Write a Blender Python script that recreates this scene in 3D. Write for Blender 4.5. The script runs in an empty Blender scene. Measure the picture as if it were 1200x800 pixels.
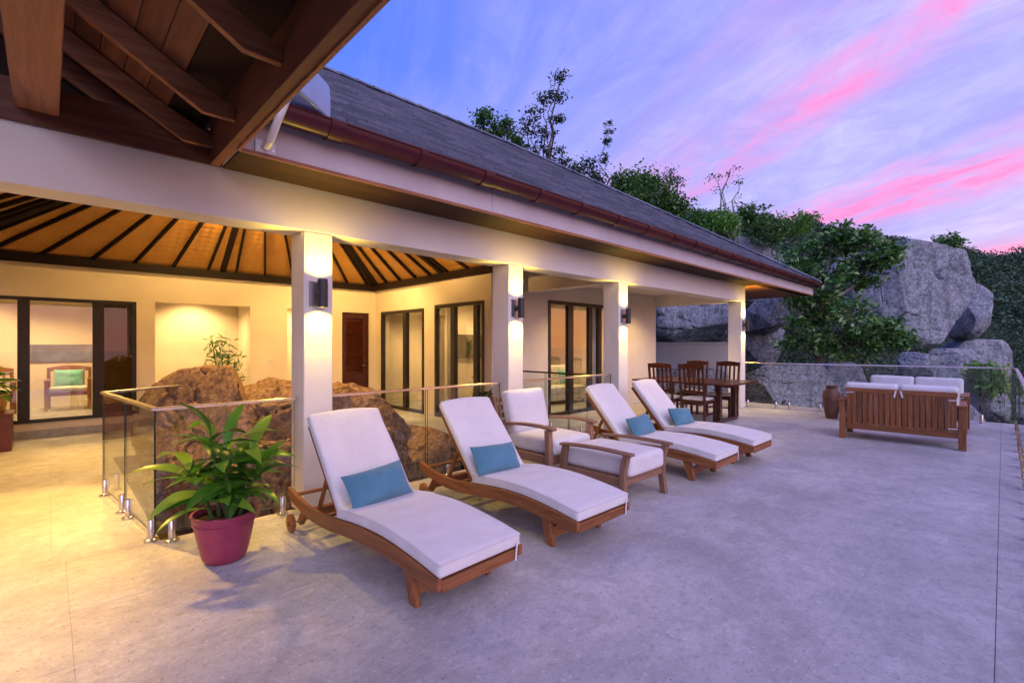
import bpy, bmesh, math, random
import numpy as np
from mathutils import Vector, Matrix, noise

R = math.radians
scene = bpy.context.scene
col = scene.collection

# ------------------------------------------------------------------ camera
ANG = math.atan(576 / 560.0)                 # view direction against the +X axis (colonnade direction)
CA, SA = math.cos(ANG), math.sin(ANG)
cam_d = bpy.data.cameras.new('camera')
cam = bpy.data.objects.new('camera', cam_d)
col.objects.link(cam)
cam.location = (0, 0, 1.5)
cam.rotation_euler = (R(90), 0, ANG - R(90))
cam_d.sensor_width = 36
cam_d.lens = 560 / 1200 * 36
cam_d.shift_y = 3 / 1200
cam_d.clip_start = 0.05
cam_d.clip_end = 6000
scene.camera = cam

# ------------------------------------------------------------------ world / sky
SUN_AZ = R(-52)                              # azimuth of the set sun, from +X
w = bpy.data.worlds.new('World')
scene.world = w
w.use_nodes = True
nt = w.node_tree
nt.nodes.clear()
def wn(t, **k):
    n = nt.nodes.new(t)
    for a, b in k.items():
        setattr(n, a, b)
    return n
def wl(a, b):
    nt.links.new(a, b)
out = wn('ShaderNodeOutputWorld')
bg = wn('ShaderNodeBackground')
wl(bg.outputs[0], out.inputs[0])
tc = wn('ShaderNodeTexCoord')
sep = wn('ShaderNodeSeparateXYZ')
wl(tc.outputs['Generated'], sep.inputs[0])
sky = wn('ShaderNodeTexSky', sky_type='NISHITA', sun_disc=False)
sky.sun_elevation = R(1.0)
sky.sun_rotation = R(90) - SUN_AZ
sky.sun_size = R(0.5)
# dusk gradient over elevation
ramp = wn('ShaderNodeValToRGB')
cr = ramp.color_ramp
cr.elements[0].position = 0.0
cr.elements[0].color = (0.56, 0.42, 0.72, 1)
cr.elements[1].position = 1.0
cr.elements[1].color = (0.10, 0.19, 0.78, 1)
for p, c_ in ((0.12, (0.45, 0.38, 0.72, 1)), (0.28, (0.29, 0.33, 0.80, 1)), (0.5, (0.12, 0.22, 0.82, 1))):
    e = cr.elements.new(p)
    e.color = c_
wl(sep.outputs['Z'], ramp.inputs[0])
def math_n(op, a, b=None, c=None, clamp=False):
    n = wn('ShaderNodeMath', operation=op, use_clamp=clamp)
    for i, v in enumerate((a, b, c)):
        if v is None:
            continue
        if isinstance(v, (int, float)):
            n.inputs[i].default_value = v
        else:
            wl(v, n.inputs[i])
    return n.outputs[0]
def mix_n(fac, a, b, blend='MIX'):
    n = wn('ShaderNodeMix', data_type='RGBA', blend_type=blend)
    for i, v in ((0, fac), (6, a), (7, b)):
        if isinstance(v, (int, float)):
            n.inputs[i].default_value = v
        elif isinstance(v, tuple):
            n.inputs[i].default_value = v
        else:
            wl(v, n.inputs[i])
    return n.outputs[2]
# the cloud sheet: direction projected onto a plane high above, so streaks converge like real cirrus
zc = math_n('MAXIMUM', sep.outputs['Z'], 0.0)
den = math_n('ADD', zc, 0.22)
cxp = math_n('DIVIDE', sep.outputs['X'], den)
cyp = math_n('DIVIDE', sep.outputs['Y'], den)
comb = wn('ShaderNodeCombineXYZ')
wl(cxp, comb.inputs[0]); wl(cyp, comb.inputs[1])
mp = wn('ShaderNodeMapping', vector_type='POINT')
mp.inputs['Rotation'].default_value = (0, 0, R(20.4))       # x across the streaks, y along them
wl(comb.outputs[0], mp.inputs[0])
def cloud_noise(sx, sy, scale, detail, rough, dist, off):
    m2 = wn('ShaderNodeMapping')
    m2.inputs['Scale'].default_value = (sx, sy, 1)
    m2.inputs['Location'].default_value = off
    wl(mp.outputs[0], m2.inputs[0])
    nn = wn('ShaderNodeTexNoise')
    nn.inputs['Scale'].default_value = scale
    nn.inputs['Detail'].default_value = detail
    nn.inputs['Roughness'].default_value = rough
    nn.inputs['Distortion'].default_value = dist
    wl(m2.outputs[0], nn.inputs['Vector'])
    return nn.outputs[0]
def mrange(v, a_, b_, c_=0.0, d_=1.0, smooth=False):
    n = wn('ShaderNodeMapRange')
    if smooth: n.interpolation_type = 'SMOOTHSTEP'
    for i, q in enumerate((a_, b_, c_, d_)):
        n.inputs[i + 1].default_value = q
    wl(v, n.inputs[0])
    return n.outputs[0]
sp2 = wn('ShaderNodeSeparateXYZ')
wl(mp.outputs[0], sp2.inputs[0])
warp = cloud_noise(1.0, 0.5, 1.3, 5, 0.55, 0.3, (2.3, 0.4, 0))
q_ = math_n('ADD', sp2.outputs['X'], math_n('MULTIPLY', math_n('SUBTRACT', warp, 0.5), 0.55))
band = math_n('COSINE', math_n('MULTIPLY', math_n('SUBTRACT', q_, 1.10), 2 * math.pi / 0.82))
band = mrange(band, -0.55, 1.0, 0.0, 1.0, True)
fine = cloud_noise(2.6, 0.55, 2.2, 8, 0.62, 0.5, (0.6, 0.2, 0))
clump = cloud_noise(0.8, 0.55, 1.6, 4, 0.5, 0.2, (5.2, 3.3, 0))
brk = cloud_noise(1.7, 1.0, 3.4, 9, 0.66, 0.9, (1.9, 4.4, 0))
pinkamt = math_n('MULTIPLY', band, mrange(fine, 0.30, 0.72), clamp=True)
pinkamt = math_n('MULTIPLY', pinkamt, mrange(brk, 0.34, 0.62, 0.06, 1.0))
pinkamt = math_n('MULTIPLY', pinkamt, mrange(clump, 0.32, 0.56))
# how far a direction is from the sunset side
dotn = wn('ShaderNodeVectorMath', operation='DOT_PRODUCT')
dotn.inputs[1].default_value = (math.cos(SUN_AZ), math.sin(SUN_AZ), 0.0)
wl(tc.outputs['Generated'], dotn.inputs[0])
side = mrange(dotn.outputs['Value'], -0.10, 0.30, 0.0, 1.0, True)
pinkamt = math_n('MULTIPLY', math_n('MULTIPLY', pinkamt, side), 1.75, clamp=True)
lav = mrange(dotn.outputs['Value'], -0.55, 0.45, 0.0, 0.75, True)
veil = math_n('MULTIPLY', math_n('MULTIPLY', mrange(cloud_noise(1.6, 0.5, 1.7, 7, 0.62, 0.5, (3.1, 1.7, 0)), 0.38, 0.66, 0.0, 0.85), mrange(cloud_noise(1.5, 1.0, 4.2, 9, 0.68, 1.0, (7.3, 2.2, 0)), 0.30, 0.66, 0.2, 1.0)), mrange(dotn.outputs['Value'], -0.5, 0.3, 0.35, 1.0))
cA = mix_n(lav, ramp.outputs[0], (0.36, 0.34, 0.76, 1))
c0 = mix_n(veil, cA, (0.62, 0.58, 0.90, 1))
c1 = mix_n(pinkamt, c0, (0.95, 0.27, 0.60, 1))
# warm band low over the sea on the sunset side
glow_e = wn('ShaderNodeMapRange', interpolation_type='SMOOTHSTEP')
glow_e.inputs[1].default_value = 0.30; glow_e.inputs[2].default_value = 0.0
wl(sep.outputs['Z'], glow_e.inputs[0])
glow_s = wn('ShaderNodeMapRange', interpolation_type='SMOOTHSTEP')
glow_s.inputs[1].default_value = 0.45; glow_s.inputs[2].default_value = 1.0
wl(dotn.outputs['Value'], glow_s.inputs[0])
glow = math_n('MULTIPLY', glow_e.outputs[0], glow_s.outputs[0])
c2 = mix_n(glow, c1, (1.4, 0.60, 0.36, 1))
skyS = mix_n(1.0, sky.outputs[0], (0.05, 0.05, 0.05, 1), 'MULTIPLY')
c3 = mix_n(1.0, c2, skyS, 'ADD')
sat = wn('ShaderNodeHueSaturation')
sat.inputs['Saturation'].default_value = 1.07
wl(c3, sat.inputs['Color'])
wl(sat.outputs[0], bg.inputs[0])
bg.inputs[1].default_value = 0.86

# afterglow of the sun that has just set: weak, wide and low
sun_d = bpy.data.lights.new('sun', 'SUN')
sun_d.energy = 1.3
sun_d.angle = R(60)
sun_d.color = (0.86, 0.80, 1.0)
sun = bpy.data.objects.new('sun', sun_d)
col.objects.link(sun)
SUN_EL = R(32)
_sd = Vector((math.cos(R(-112)) * math.cos(SUN_EL), math.sin(R(-112)) * math.cos(SUN_EL), math.sin(SUN_EL)))
sun.rotation_euler = (-_sd).to_track_quat('-Z', 'Y').to_euler()

scene.view_settings.view_transform = 'Standard'
scene.view_settings.look = 'None'
scene.view_settings.gamma = 1
scene.view_settings.exposure = 0.5
scene.render.engine = 'CYCLES'
scene.cycles.use_denoising = True
scene.cycles.max_bounces = 8
scene.cycles.diffuse_bounces = 3
scene.cycles.glossy_bounces = 3
scene.cycles.transparent_max_bounces = 16
scene.cycles.caustics_reflective = False
scene.cycles.caustics_refractive = False
scene.cycles.sample_clamp_indirect = 4.0

WARM = (1.0, 0.60, 0.19)
WARM_WALL = (1.0, 0.67, 0.09)
WARM_FLOOR = (1.0, 0.55, 0.11)
WARM2 = (1.0, 0.64, 0.26)

# ------------------------------------------------------------------ materials
MATS = {}
class NM:
    def __init__(s, name):
        s.m = bpy.data.materials.new(name)
        s.m.use_nodes = True
        s.t = s.m.node_tree
        s.b = s.t.nodes['Principled BSDF']
        MATS[name] = s.m
    def n(s, t, **k):
        x = s.t.nodes.new(t)
        for a, b in k.items():
            setattr(x, a, b)
        return x
    def l(s, a, b):
        s.t.links.new(a, b)
    def coord(s, kind='Object', scale=(1, 1, 1), rot=(0, 0, 0)):
        tc = s.n('ShaderNodeTexCoord')
        mp = s.n('ShaderNodeMapping')
        mp.inputs['Scale'].default_value = scale
        mp.inputs['Rotation'].default_value = rot
        s.l(tc.outputs[kind], mp.inputs[0])
        return mp.outputs[0]
    def noise(s, vec, scale, detail=4, rough=0.55, dist=0):
        x = s.n('ShaderNodeTexNoise')
        x.inputs['Scale'].default_value = scale
        x.inputs['Detail'].default_value = detail
        x.inputs['Roughness'].default_value = rough
        x.inputs['Distortion'].default_value = dist
        s.l(vec, x.inputs['Vector'])
        return x.outputs[0]
    def ramp(s, fac, stops):
        x = s.n('ShaderNodeValToRGB')
        e = x.color_ramp.elements
        e[0].position, e[0].color = stops[0][0], (*stops[0][1], 1)
        e[1].position, e[1].color = stops[-1][0], (*stops[-1][1], 1)
        for p, c in stops[1:-1]:
            q = e.new(p)
            q.color = (*c, 1)
        s.l(fac, x.inputs[0])
        return x.outputs[0]
    def mix(s, fac, a, b, blend='MIX'):
        x = s.n('ShaderNodeMix', data_type='RGBA', blend_type=blend)
        for i, v in ((0, fac), (6, a), (7, b)):
            if isinstance(v, (int, float)):
                x.inputs[i].default_value = v
            elif isinstance(v, tuple):
                x.inputs[i].default_value = (*v[:3], 1)
            else:
                s.l(v, x.inputs[i])
        return x.outputs[2]
    def mrange(s, v, a, b, c=0.0, d=1.0):
        x = s.n('ShaderNodeMapRange')
        for i, q in enumerate((a, b, c, d)):
            x.inputs[i + 1].default_value = q
        s.l(v, x.inputs[0])
        return x.outputs[0]
    def bump(s, h, strength=0.2, dist=0.01):
        x = s.n('ShaderNodeBump')
        x.inputs['Strength'].default_value = strength
        x.inputs['Distance'].default_value = dist
        s.l(h, x.inputs['Height'])
        s.l(x.outputs[0], s.b.inputs['Normal'])
    def col(s, c):
        if isinstance(c, tuple):
            s.b.inputs['Base Color'].default_value = (*c[:3], 1)
        else:
            s.l(c, s.b.inputs['Base Color'])
    def rough(s, r, spec=0.5, metal=0.0):
        if isinstance(r, (int, float)):
            s.b.inputs['Roughness'].default_value = r
        else:
            s.l(r, s.b.inputs['Roughness'])
        s.b.inputs['Specular IOR Level'].default_value = spec
        s.b.inputs['Metallic'].default_value = metal

def m_plaster(name, c, var=0.06):
    m = NM(name)
    v = m.coord()
    a = m.noise(v, 1.7, 5)
    b = m.noise(v, 45, 3)
    m.col(m.mix(m.mrange(a, 0.3, 0.7), tuple(x * (1 - var) for x in c), tuple(min(1, x * (1 + var)) for x in c)))
    m.rough(0.75, 0.3)
    m.bump(b, 0.12, 0.004)
m_plaster('plaster', (0.70, 0.63, 0.53))
m_plaster('wall_white', (0.80, 0.80, 0.80))
m_plaster('plaster_white', (0.76, 0.72, 0.64))
m_plaster('plaster_inside', (0.66, 0.58, 0.46))
m_plaster('fascia_paint', (0.55, 0.50, 0.52), 0.1)

def m_stone(name, k=1.0):
    m = NM(name)
    v = m.coord('Object')
    oi = m.n('ShaderNodeObjectInfo')
    add = m.n('ShaderNodeVectorMath', operation='ADD')
    m.l(v, add.inputs[0])
    sc = m.n('ShaderNodeVectorMath', operation='SCALE')
    m.l(oi.outputs['Location'], sc.inputs[0]); sc.inputs['Scale'].default_value = 1.0
    m.l(sc.outputs[0], add.inputs[1])
    p = add.outputs[0]
    big = m.noise(p, 0.9, 6, 0.6, 0.6)
    mid = m.noise(p, 6, 6, 0.65)
    fine = m.noise(p, 60, 4, 0.7)
    c = m.ramp(big, [(0.30, (0.30 * k, 0.295 * k, 0.29 * k)), (0.48, (0.48 * k, 0.47 * k, 0.46 * k)), (0.68, (0.63 * k, 0.62 * k, 0.60 * k))])
    c = m.mix(m.mrange(mid, 0.42, 0.66, 0, 0.6), c, (0.36 * k, 0.355 * k, 0.35 * k))
    st = m.noise(m.coord('Object', (1.2, 5.0, 1)), 2.2, 7, 0.7, 0.8)
    c = m.mix(m.mrange(st, 0.5, 0.7, 0, 0.4), c, (0.65 * k, 0.64 * k, 0.62 * k))
    c = m.mix(m.mrange(fine, 0.5, 0.72, 0, 0.65), c, (0.27 * k, 0.26 * k, 0.25 * k))
    c = m.mix(m.mrange(m.noise(p, 2.4, 7, 0.72, 1.2), 0.46, 0.66, 0, 0.5), c, (0.31 * k, 0.305 * k, 0.30 * k))
    flk = m.noise(p, 34, 2, 0.5)
    c = m.mix(m.mrange(flk, 0.61, 0.70, 0, 0.34), c, (0.74 * k, 0.72 * k, 0.70 * k))
    sp = m.noise(p, 22, 5, 0.75)
    c = m.mix(m.mrange(sp, 0.52, 0.66, 0, 0.55), c, (0.24 * k, 0.235 * k, 0.23 * k))
    vo = m.n('ShaderNodeTexVoronoi'); vo.inputs['Scale'].default_value = 9
    m.l(p, vo.inputs['Vector'])
    pit = m.mrange(vo.outputs['Distance'], 0.035, 0.06, 1, 0)
    c = m.mix(pit, c, (0.16, 0.14, 0.13))
    hv = m.n('ShaderNodeHueSaturation')
    m.l(c, hv.inputs['Color'])
    m.l(m.mrange(oi.outputs['Random'], 0, 1, 0.955, 1.04), hv.inputs['Value'])
    m.col(hv.outputs[0])
    m.rough(m.mrange(mid, 0.3, 0.7, 0.36, 0.6), 0.4)
    m.bump(fine, 0.12, 0.004)
m_stone('travertine')
m = NM('grout'); m.col((0.42, 0.40, 0.375)); m.rough(0.9)
m_stone('skirting_stone', 0.75)

def m_wood(name, cols, axis=1, rough=0.45, gscale=14, spec=0.4, bump=0.15):
    m = NM(name)
    sc = [gscale] * 3
    sc[axis] = gscale * 0.06
    v0 = m.coord('Object')
    oi = m.n('ShaderNodeObjectInfo')
    add = m.n('ShaderNodeVectorMath', operation='ADD')
    m.l(v0, add.inputs[0])
    rr = m.n('ShaderNodeVectorMath', operation='SCALE'); rr.inputs[0].default_value = (7.3, 3.1, 5.7)
    m.l(oi.outputs['Random'], rr.inputs['Scale'])
    m.l(rr.outputs[0], add.inputs[1])
    mp = m.n('ShaderNodeMapping'); mp.inputs['Scale'].default_value = sc
    m.l(add.outputs[0], mp.inputs[0])
    g = m.noise(mp.outputs[0], 3.0, 6, 0.65, 0.8)
    f = m.noise(mp.outputs[0], 14.0, 3, 0.6)
    c = m.ramp(g, [(0.28, cols[0]), (0.5, cols[1]), (0.75, cols[2])])
    c = m.mix(m.mrange(f, 0.5, 0.75, 0, 0.35), c, cols[0])
    hv = m.n('ShaderNodeHueSaturation')
    m.l(c, hv.inputs['Color'])
    m.l(m.mrange(oi.outputs['Random'], 0, 1, 0.8, 1.2), hv.inputs['Value'])
    m.col(hv.outputs[0])
    m.rough(m.mrange(g, 0.3, 0.7, rough - 0.08, rough + 0.12), spec)
    m.bump(f, bump, 0.003)
TEAK = ((0.12, 0.040, 0.013), (0.25, 0.092, 0.030), (0.36, 0.150, 0.056))
for i, a in enumerate('xyz'):
    m_wood('teak_' + a, TEAK, i)
TEAKG = ((0.17, 0.085, 0.05), (0.27, 0.145, 0.085), (0.36, 0.21, 0.13))
for i, a in enumerate('xyz'):
    m_wood('oldteak_' + a, TEAKG, i, 0.6)
MAH = ((0.025, 0.006, 0.003), (0.06, 0.012, 0.006), (0.10, 0.022, 0.010))
for i, a in enumerate('xyz'):
    m_wood('mahogany_' + a, MAH, i, 0.3, spec=0.5)
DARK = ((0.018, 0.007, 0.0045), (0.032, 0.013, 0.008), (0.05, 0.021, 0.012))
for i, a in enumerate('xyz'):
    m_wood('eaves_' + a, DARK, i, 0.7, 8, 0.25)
BEAMW = ((0.15, 0.055, 0.022), (0.30, 0.118, 0.05), (0.40, 0.175, 0.08))
for i, a in enumerate('xyz'):
    m_wood('beamwood_' + a, BEAMW, i, 0.5, 8)
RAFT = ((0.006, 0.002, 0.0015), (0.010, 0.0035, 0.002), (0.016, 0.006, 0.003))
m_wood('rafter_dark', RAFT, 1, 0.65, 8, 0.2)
EDGE = ((0.085, 0.030, 0.014), (0.16, 0.058, 0.026), (0.24, 0.095, 0.045))
for i, a in enumerate('xyz'):
    m_wood('edgewood_' + a, EDGE, i, 0.55, 7)

def m_fabric(name, c, weave=420, sheen=0.2, var=0.05):
    m = NM(name)
    v = m.coord()
    a = m.noise(v, 5, 4)
    chk = m.n('ShaderNodeTexWave', wave_type='BANDS', bands_direction='X'); chk.inputs['Scale'].default_value = weave / 6
    chk2 = m.n('ShaderNodeTexWave', wave_type='BANDS', bands_direction='Y'); chk2.inputs['Scale'].default_value = weave / 6
    m.l(v, chk.inputs['Vector']); m.l(v, chk2.inputs['Vector'])
    mm = m.n('ShaderNodeMath', operation='ADD')
    m.l(chk.outputs['Fac'], mm.inputs[0]); m.l(chk2.outputs['Fac'], mm.inputs[1])
    m.col(m.mix(m.mrange(a, 0.3, 0.7), tuple(x * (1 - var) for x in c), tuple(min(1, x * (1 + var)) for x in c)))
    m.rough(0.9, 0.15)
    m.b.inputs['Sheen Weight'].default_value = sheen
    hh = m.n('ShaderNodeMath', operation='ADD')
    big = m.noise(v, 9, 3)
    sc = m.n('ShaderNodeMath', operation='MULTIPLY'); sc.inputs[1].default_value = 3.0
    m.l(big, sc.inputs[0]); m.l(sc.outputs[0], hh.inputs[0])
    sm = m.n('ShaderNodeMath', operation='MULTIPLY'); sm.inputs[1].default_value = 0.12
    m.l(mm.outputs[0], sm.inputs[0]); m.l(sm.outputs[0], hh.inputs[1])
    m.bump(hh.outputs[0], 0.55, 0.010)
m_fabric('canvas_white', (0.74, 0.71, 0.70))
m_fabric('piping_white', (0.66, 0.62, 0.60))
m_fabric('teal_cloth', (0.085, 0.225, 0.30), 500, 0.25, 0.12)
m_fabric('aqua_cloth', (0.18, 0.50, 0.45), 500, 0.25, 0.08)
m_fabric('linen', (0.75, 0.70, 0.62))
m_fabric('curtain_brown', (0.16, 0.10, 0.07))

def m_plain(name, c, rough=0.5, spec=0.5, metal=0.0, nscale=0, var=0.15, bump=0.0):
    m = NM(name)
    if nscale:
        v = m.coord()
        a = m.noise(v, nscale, 5)
        m.col(m.mix(m.mrange(a, 0.3, 0.7), tuple(x * (1 - var) for x in c), tuple(min(1, x * (1 + var)) for x in c)))
        if bump:
            m.bump(a, bump, 0.004)
    else:
        m.col(c)
    m.rough(rough, spec, metal)
    return m
m_plain('steel', (0.62, 0.60, 0.58), 0.22, 0.5, 1.0, 30, 0.1)
m_plain('rail_steel', (0.70, 0.69, 0.70), 0.25, 0.5, 1.0, 20, 0.08)
m_plain('bronze_frame', (0.022, 0.018, 0.016), 0.35, 0.5, 0.3, 15, 0.2)
m_plain('lamp_grey', (0.035, 0.032, 0.034), 0.4, 0.5, 0.2, 15, 0.2)
m_plain('lamp_plate', (0.30, 0.30, 0.34), 0.35, 0.5, 0.8, 15, 0.1)
m_plain('gutter_red', (0.060, 0.010, 0.018), 0.42, 0.35, 0.0, 6, 0.2)
m_plain('pot_purple', (0.27, 0.035, 0.075), 0.42, 0.45, 0.0, 12, 0.15, 0.05)
m_plain('terracotta', (0.13, 0.055, 0.035), 0.55, 0.4, 0.0, 7, 0.35, 0.2)
m_plain('soil', (0.035, 0.022, 0.014), 0.95, 0.1, 0.0, 30, 0.5, 0.6)
m_plain('screen_black', (0.012, 0.012, 0.014), 0.12, 0.5)
m_plain('picture_blue', (0.10, 0.13, 0.19), 0.5, 0.4, 0, 4, 0.6)
m_plain('white_metal', (0.66, 0.66, 0.68), 0.4, 0.5, 0, 8, 0.08)
m_plain('white_strap', (0.72, 0.70, 0.70), 0.8, 0.2)
m_plain('basket', (0.42, 0.25, 0.09), 0.7, 0.3, 0, 60, 0.35, 0.4)
m_plain('redwood', (0.11, 0.018, 0.012), 0.35, 0.5, 0, 5, 0.3)
m_plain('bark', (0.10, 0.075, 0.055), 0.9, 0.2, 0, 14, 0.4, 0.5)
m_plain('bark_pale', (0.24, 0.20, 0.16), 0.9, 0.2, 0, 14, 0.4, 0.5)
m_plain('earth', (0.075, 0.055, 0.038), 0.95, 0.1, 0, 3, 0.5, 0.8)
m_plain('switch_white', (0.6, 0.58, 0.54), 0.5)
m_plain('candle', (0.75, 0.65, 0.45), 0.6)

m = NM('dish_plastic')
m.col((0.45, 0.62, 0.92)); m.rough(0.2, 0.5)
m.b.inputs['Transmission Weight'].default_value = 0.55

def m_emit(name, c, s):
    m = NM(name)
    m.col((0.8, 0.8, 0.8))
    m.b.inputs['Emission Color'].default_value = (*c, 1)
    m.b.inputs['Emission Strength'].default_value = s
m_emit('bulb', WARM2, 12)

def m_glass(name, tint, f0=0.04, rough=0.0):
    m = NM(name)
    t = m.t
    t.nodes.remove(m.b)
    o = t.nodes['Material Output']
    tr = m.n('ShaderNodeBsdfTransparent'); tr.inputs[0].default_value = (*tint, 1)
    gl = m.n('ShaderNodeBsdfGlossy'); gl.inputs['Roughness'].default_value = rough
    gl.inputs['Color'].default_value = (0.95, 0.97, 1, 1)
    lw = m.n('ShaderNodeLayerWeight'); lw.inputs['Blend'].default_value = 0.5
    pw = m.n('ShaderNodeMath', operation='POWER'); pw.inputs[1].default_value = 5.0
    m.l(lw.outputs['Facing'], pw.inputs[0])
    fr = m.n('ShaderNodeMapRange'); fr.inputs[3].default_value = f0; fr.inputs[4].default_value = 0.95
    m.l(pw.outputs[0], fr.inputs[0])
    mx = m.n('ShaderNodeMixShader')
    m.l(fr.outputs[0], mx.inputs[0]); m.l(tr.outputs[0], mx.inputs[1]); m.l(gl.outputs[0], mx.inputs[2])
    m.l(mx.outputs[0], o.inputs[0])
m_glass('rail_glass', (0.95, 0.97, 0.96), 0.04)
m_glass('window_glass', (0.90, 0.91, 0.91), 0.10)
m_plain('glass_edge', (0.02, 0.045, 0.04), 0.15, 0.6)
m_glass('dark_glass', (0.45, 0.45, 0.47), 0.10)

def m_granite(name, dark, mid, light, lich=(0.10, 0.09, 0.09), sc=1.0):
    m = NM(name)
    v = m.coord()
    a = m.noise(v, 0.8 * sc, 6, 0.65, 0.4)
    b = m.noise(v, 7 * sc, 8, 0.75)
    f = m.noise(v, 38 * sc, 4, 0.7)
    st = m.noise(m.coord('Object', (1.6 * sc, 1.6 * sc, 0.25 * sc)), 2.0, 6, 0.7)
    c = m.ramp(b, [(0.3, dark), (0.48, mid), (0.68, light)])
    c = m.mix(m.mrange(st, 0.50, 0.66, 0, 0.55), c, lich)
    c = m.mix(m.mrange(a, 0.5, 0.72, 0, 0.6), c, dark)
    c = m.mix(m.mrange(f, 0.55, 0.7, 0, 0.7), c, tuple(x * 0.45 for x in dark))
    m.col(c)
    m.rough(0.88, 0.2)
    add = m.n('ShaderNodeMath', operation='ADD')
    m.l(b, add.inputs[0]); m.l(f, add.inputs[1])
    m.bump(add.outputs[0], 1.0, 0.05 / sc)
m_granite('granite', (0.075, 0.085, 0.10), (0.29, 0.315, 0.35), (0.62, 0.65, 0.69), (0.045, 0.05, 0.058), 1.7)
m_granite('brown_rock', (0.10, 0.058, 0.032), (0.30, 0.18, 0.10), (0.56, 0.38, 0.23), (0.07, 0.04, 0.025), 3.0)

def m_leaf(name, cols, rough=0.45, trans=0.2, spec=0.4):
    m = NM(name)
    g = m.n('ShaderNodeNewGeometry')
    c = m.ramp(g.outputs['Random Per Island'], [(0.0, cols[0]), (0.55, cols[1]), (1.0, cols[2])])
    m.col(c)
    m.rough(rough, spec)
    tr = m.n('ShaderNodeBsdfTranslucent')
    m.l(m.mix(1.0, c, (1.6, 1.9, 0.7), 'MULTIPLY'), tr.inputs[0])
    mx = m.n('ShaderNodeMixShader'); mx.inputs[0].default_value = trans
    o = m.t.nodes['Material Output']
    m.l(m.b.outputs[0], mx.inputs[1]); m.l(tr.outputs[0], mx.inputs[2])
    m.l(mx.outputs[0], o.inputs[0])
m_leaf('leaf_bright', ((0.055, 0.15, 0.02), (0.10, 0.26, 0.035), (0.20, 0.40, 0.07)), 0.35)
m_leaf('leaf_mid', ((0.035, 0.09, 0.025), (0.07, 0.17, 0.045), (0.13, 0.27, 0.07)), 0.4)
m_leaf('leaf_gloss', ((0.028, 0.085, 0.028), (0.075, 0.20, 0.05), (0.24, 0.42, 0.12)), 0.28, 0.15, 0.6)
m_leaf('leaf_dark', ((0.018, 0.035, 0.014), (0.03, 0.058, 0.02), (0.055, 0.09, 0.032)), 0.5, 0.12)
m_leaf('leaf_forest', ((0.030, 0.065, 0.040), (0.055, 0.115, 0.062), (0.10, 0.17, 0.085)), 0.6, 0.08)

def m_plantleaf():
    m = NM('plant_leaf')
    v = m.coord('Object')
    oi = m.n('ShaderNodeObjectInfo')
    c = m.ramp(oi.outputs['Random'], [(0.0, (0.018, 0.08, 0.010)), (0.45, (0.045, 0.16, 0.016)), (0.8, (0.11, 0.29, 0.03)), (1.0, (0.28, 0.42, 0.05))])
    wv = m.n('ShaderNodeTexWave', wave_type='BANDS', bands_direction='DIAGONAL'); wv.inputs['Scale'].default_value = 22
    wv.inputs['Distortion'].default_value = 1.0
    m.l(v, wv.inputs['Vector'])
    c2 = m.mix(m.mrange(wv.outputs['Fac'], 0.4, 1, 0, 0.22), c, (0.10, 0.22, 0.04))
    m.col(c2); m.rough(0.33, 0.5)
    tr = m.n('ShaderNodeBsdfTranslucent')
    m.l(m.mix(1.0, c, (1.8, 2.0, 0.6), 'MULTIPLY'), tr.inputs[0])
    mx = m.n('ShaderNodeMixShader'); mx.inputs[0].default_value = 0.35
    o = m.t.nodes['Material Output']
    m.l(m.b.outputs[0], mx.inputs[1]); m.l(tr.outputs[0], mx.inputs[2]); m.l(mx.outputs[0], o.inputs[0])
m_plantleaf()
m_plain('stem_green', (0.06, 0.10, 0.025), 0.5, 0.4, 0, 12, 0.3)

def m_woven():
    m = NM('woven_bamboo')
    v = m.coord('Object')
    def zig(sc, rot):
        mp = m.n('ShaderNodeMapping'); mp.inputs['Rotation'].default_value = (0, 0, rot)
        m.l(v, mp.inputs[0])
        wv = m.n('ShaderNodeTexWave', wave_type='BANDS', bands_direction='X', wave_profile='SAW')
        wv.inputs['Scale'].default_value = sc
        wv.inputs['Distortion'].default_value = 0.8
        wv.inputs['Detail'].default_value = 1
        m.l(mp.outputs[0], wv.inputs['Vector'])
        return wv.outputs['Fac']
    a, b = zig(9, R(38)), zig(9, R(-52))
    ck = m.n('ShaderNodeTexChecker'); ck.inputs['Scale'].default_value = 11.0
    mp = m.n('ShaderNodeMapping'); mp.inputs['Rotation'].default_value = (0, 0, R(45))
    m.l(v, mp.inputs[0]); m.l(mp.outputs[0], ck.inputs['Vector'])
    h = m.mix(ck.outputs['Fac'], a, b)
    n_ = m.noise(v, 3, 5)
    c = m.ramp(h, [(0.0, (0.20, 0.085, 0.018)), (0.35, (0.50, 0.24, 0.055)), (1.0, (0.66, 0.37, 0.10))])
    c = m.mix(m.mrange(n_, 0.35, 0.7, 0, 0.4), c, (0.26, 0.10, 0.02))
    m.col(c); m.rough(0.5, 0.35)
    m.bump(h, 0.6, 0.01)
m_woven()

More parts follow.
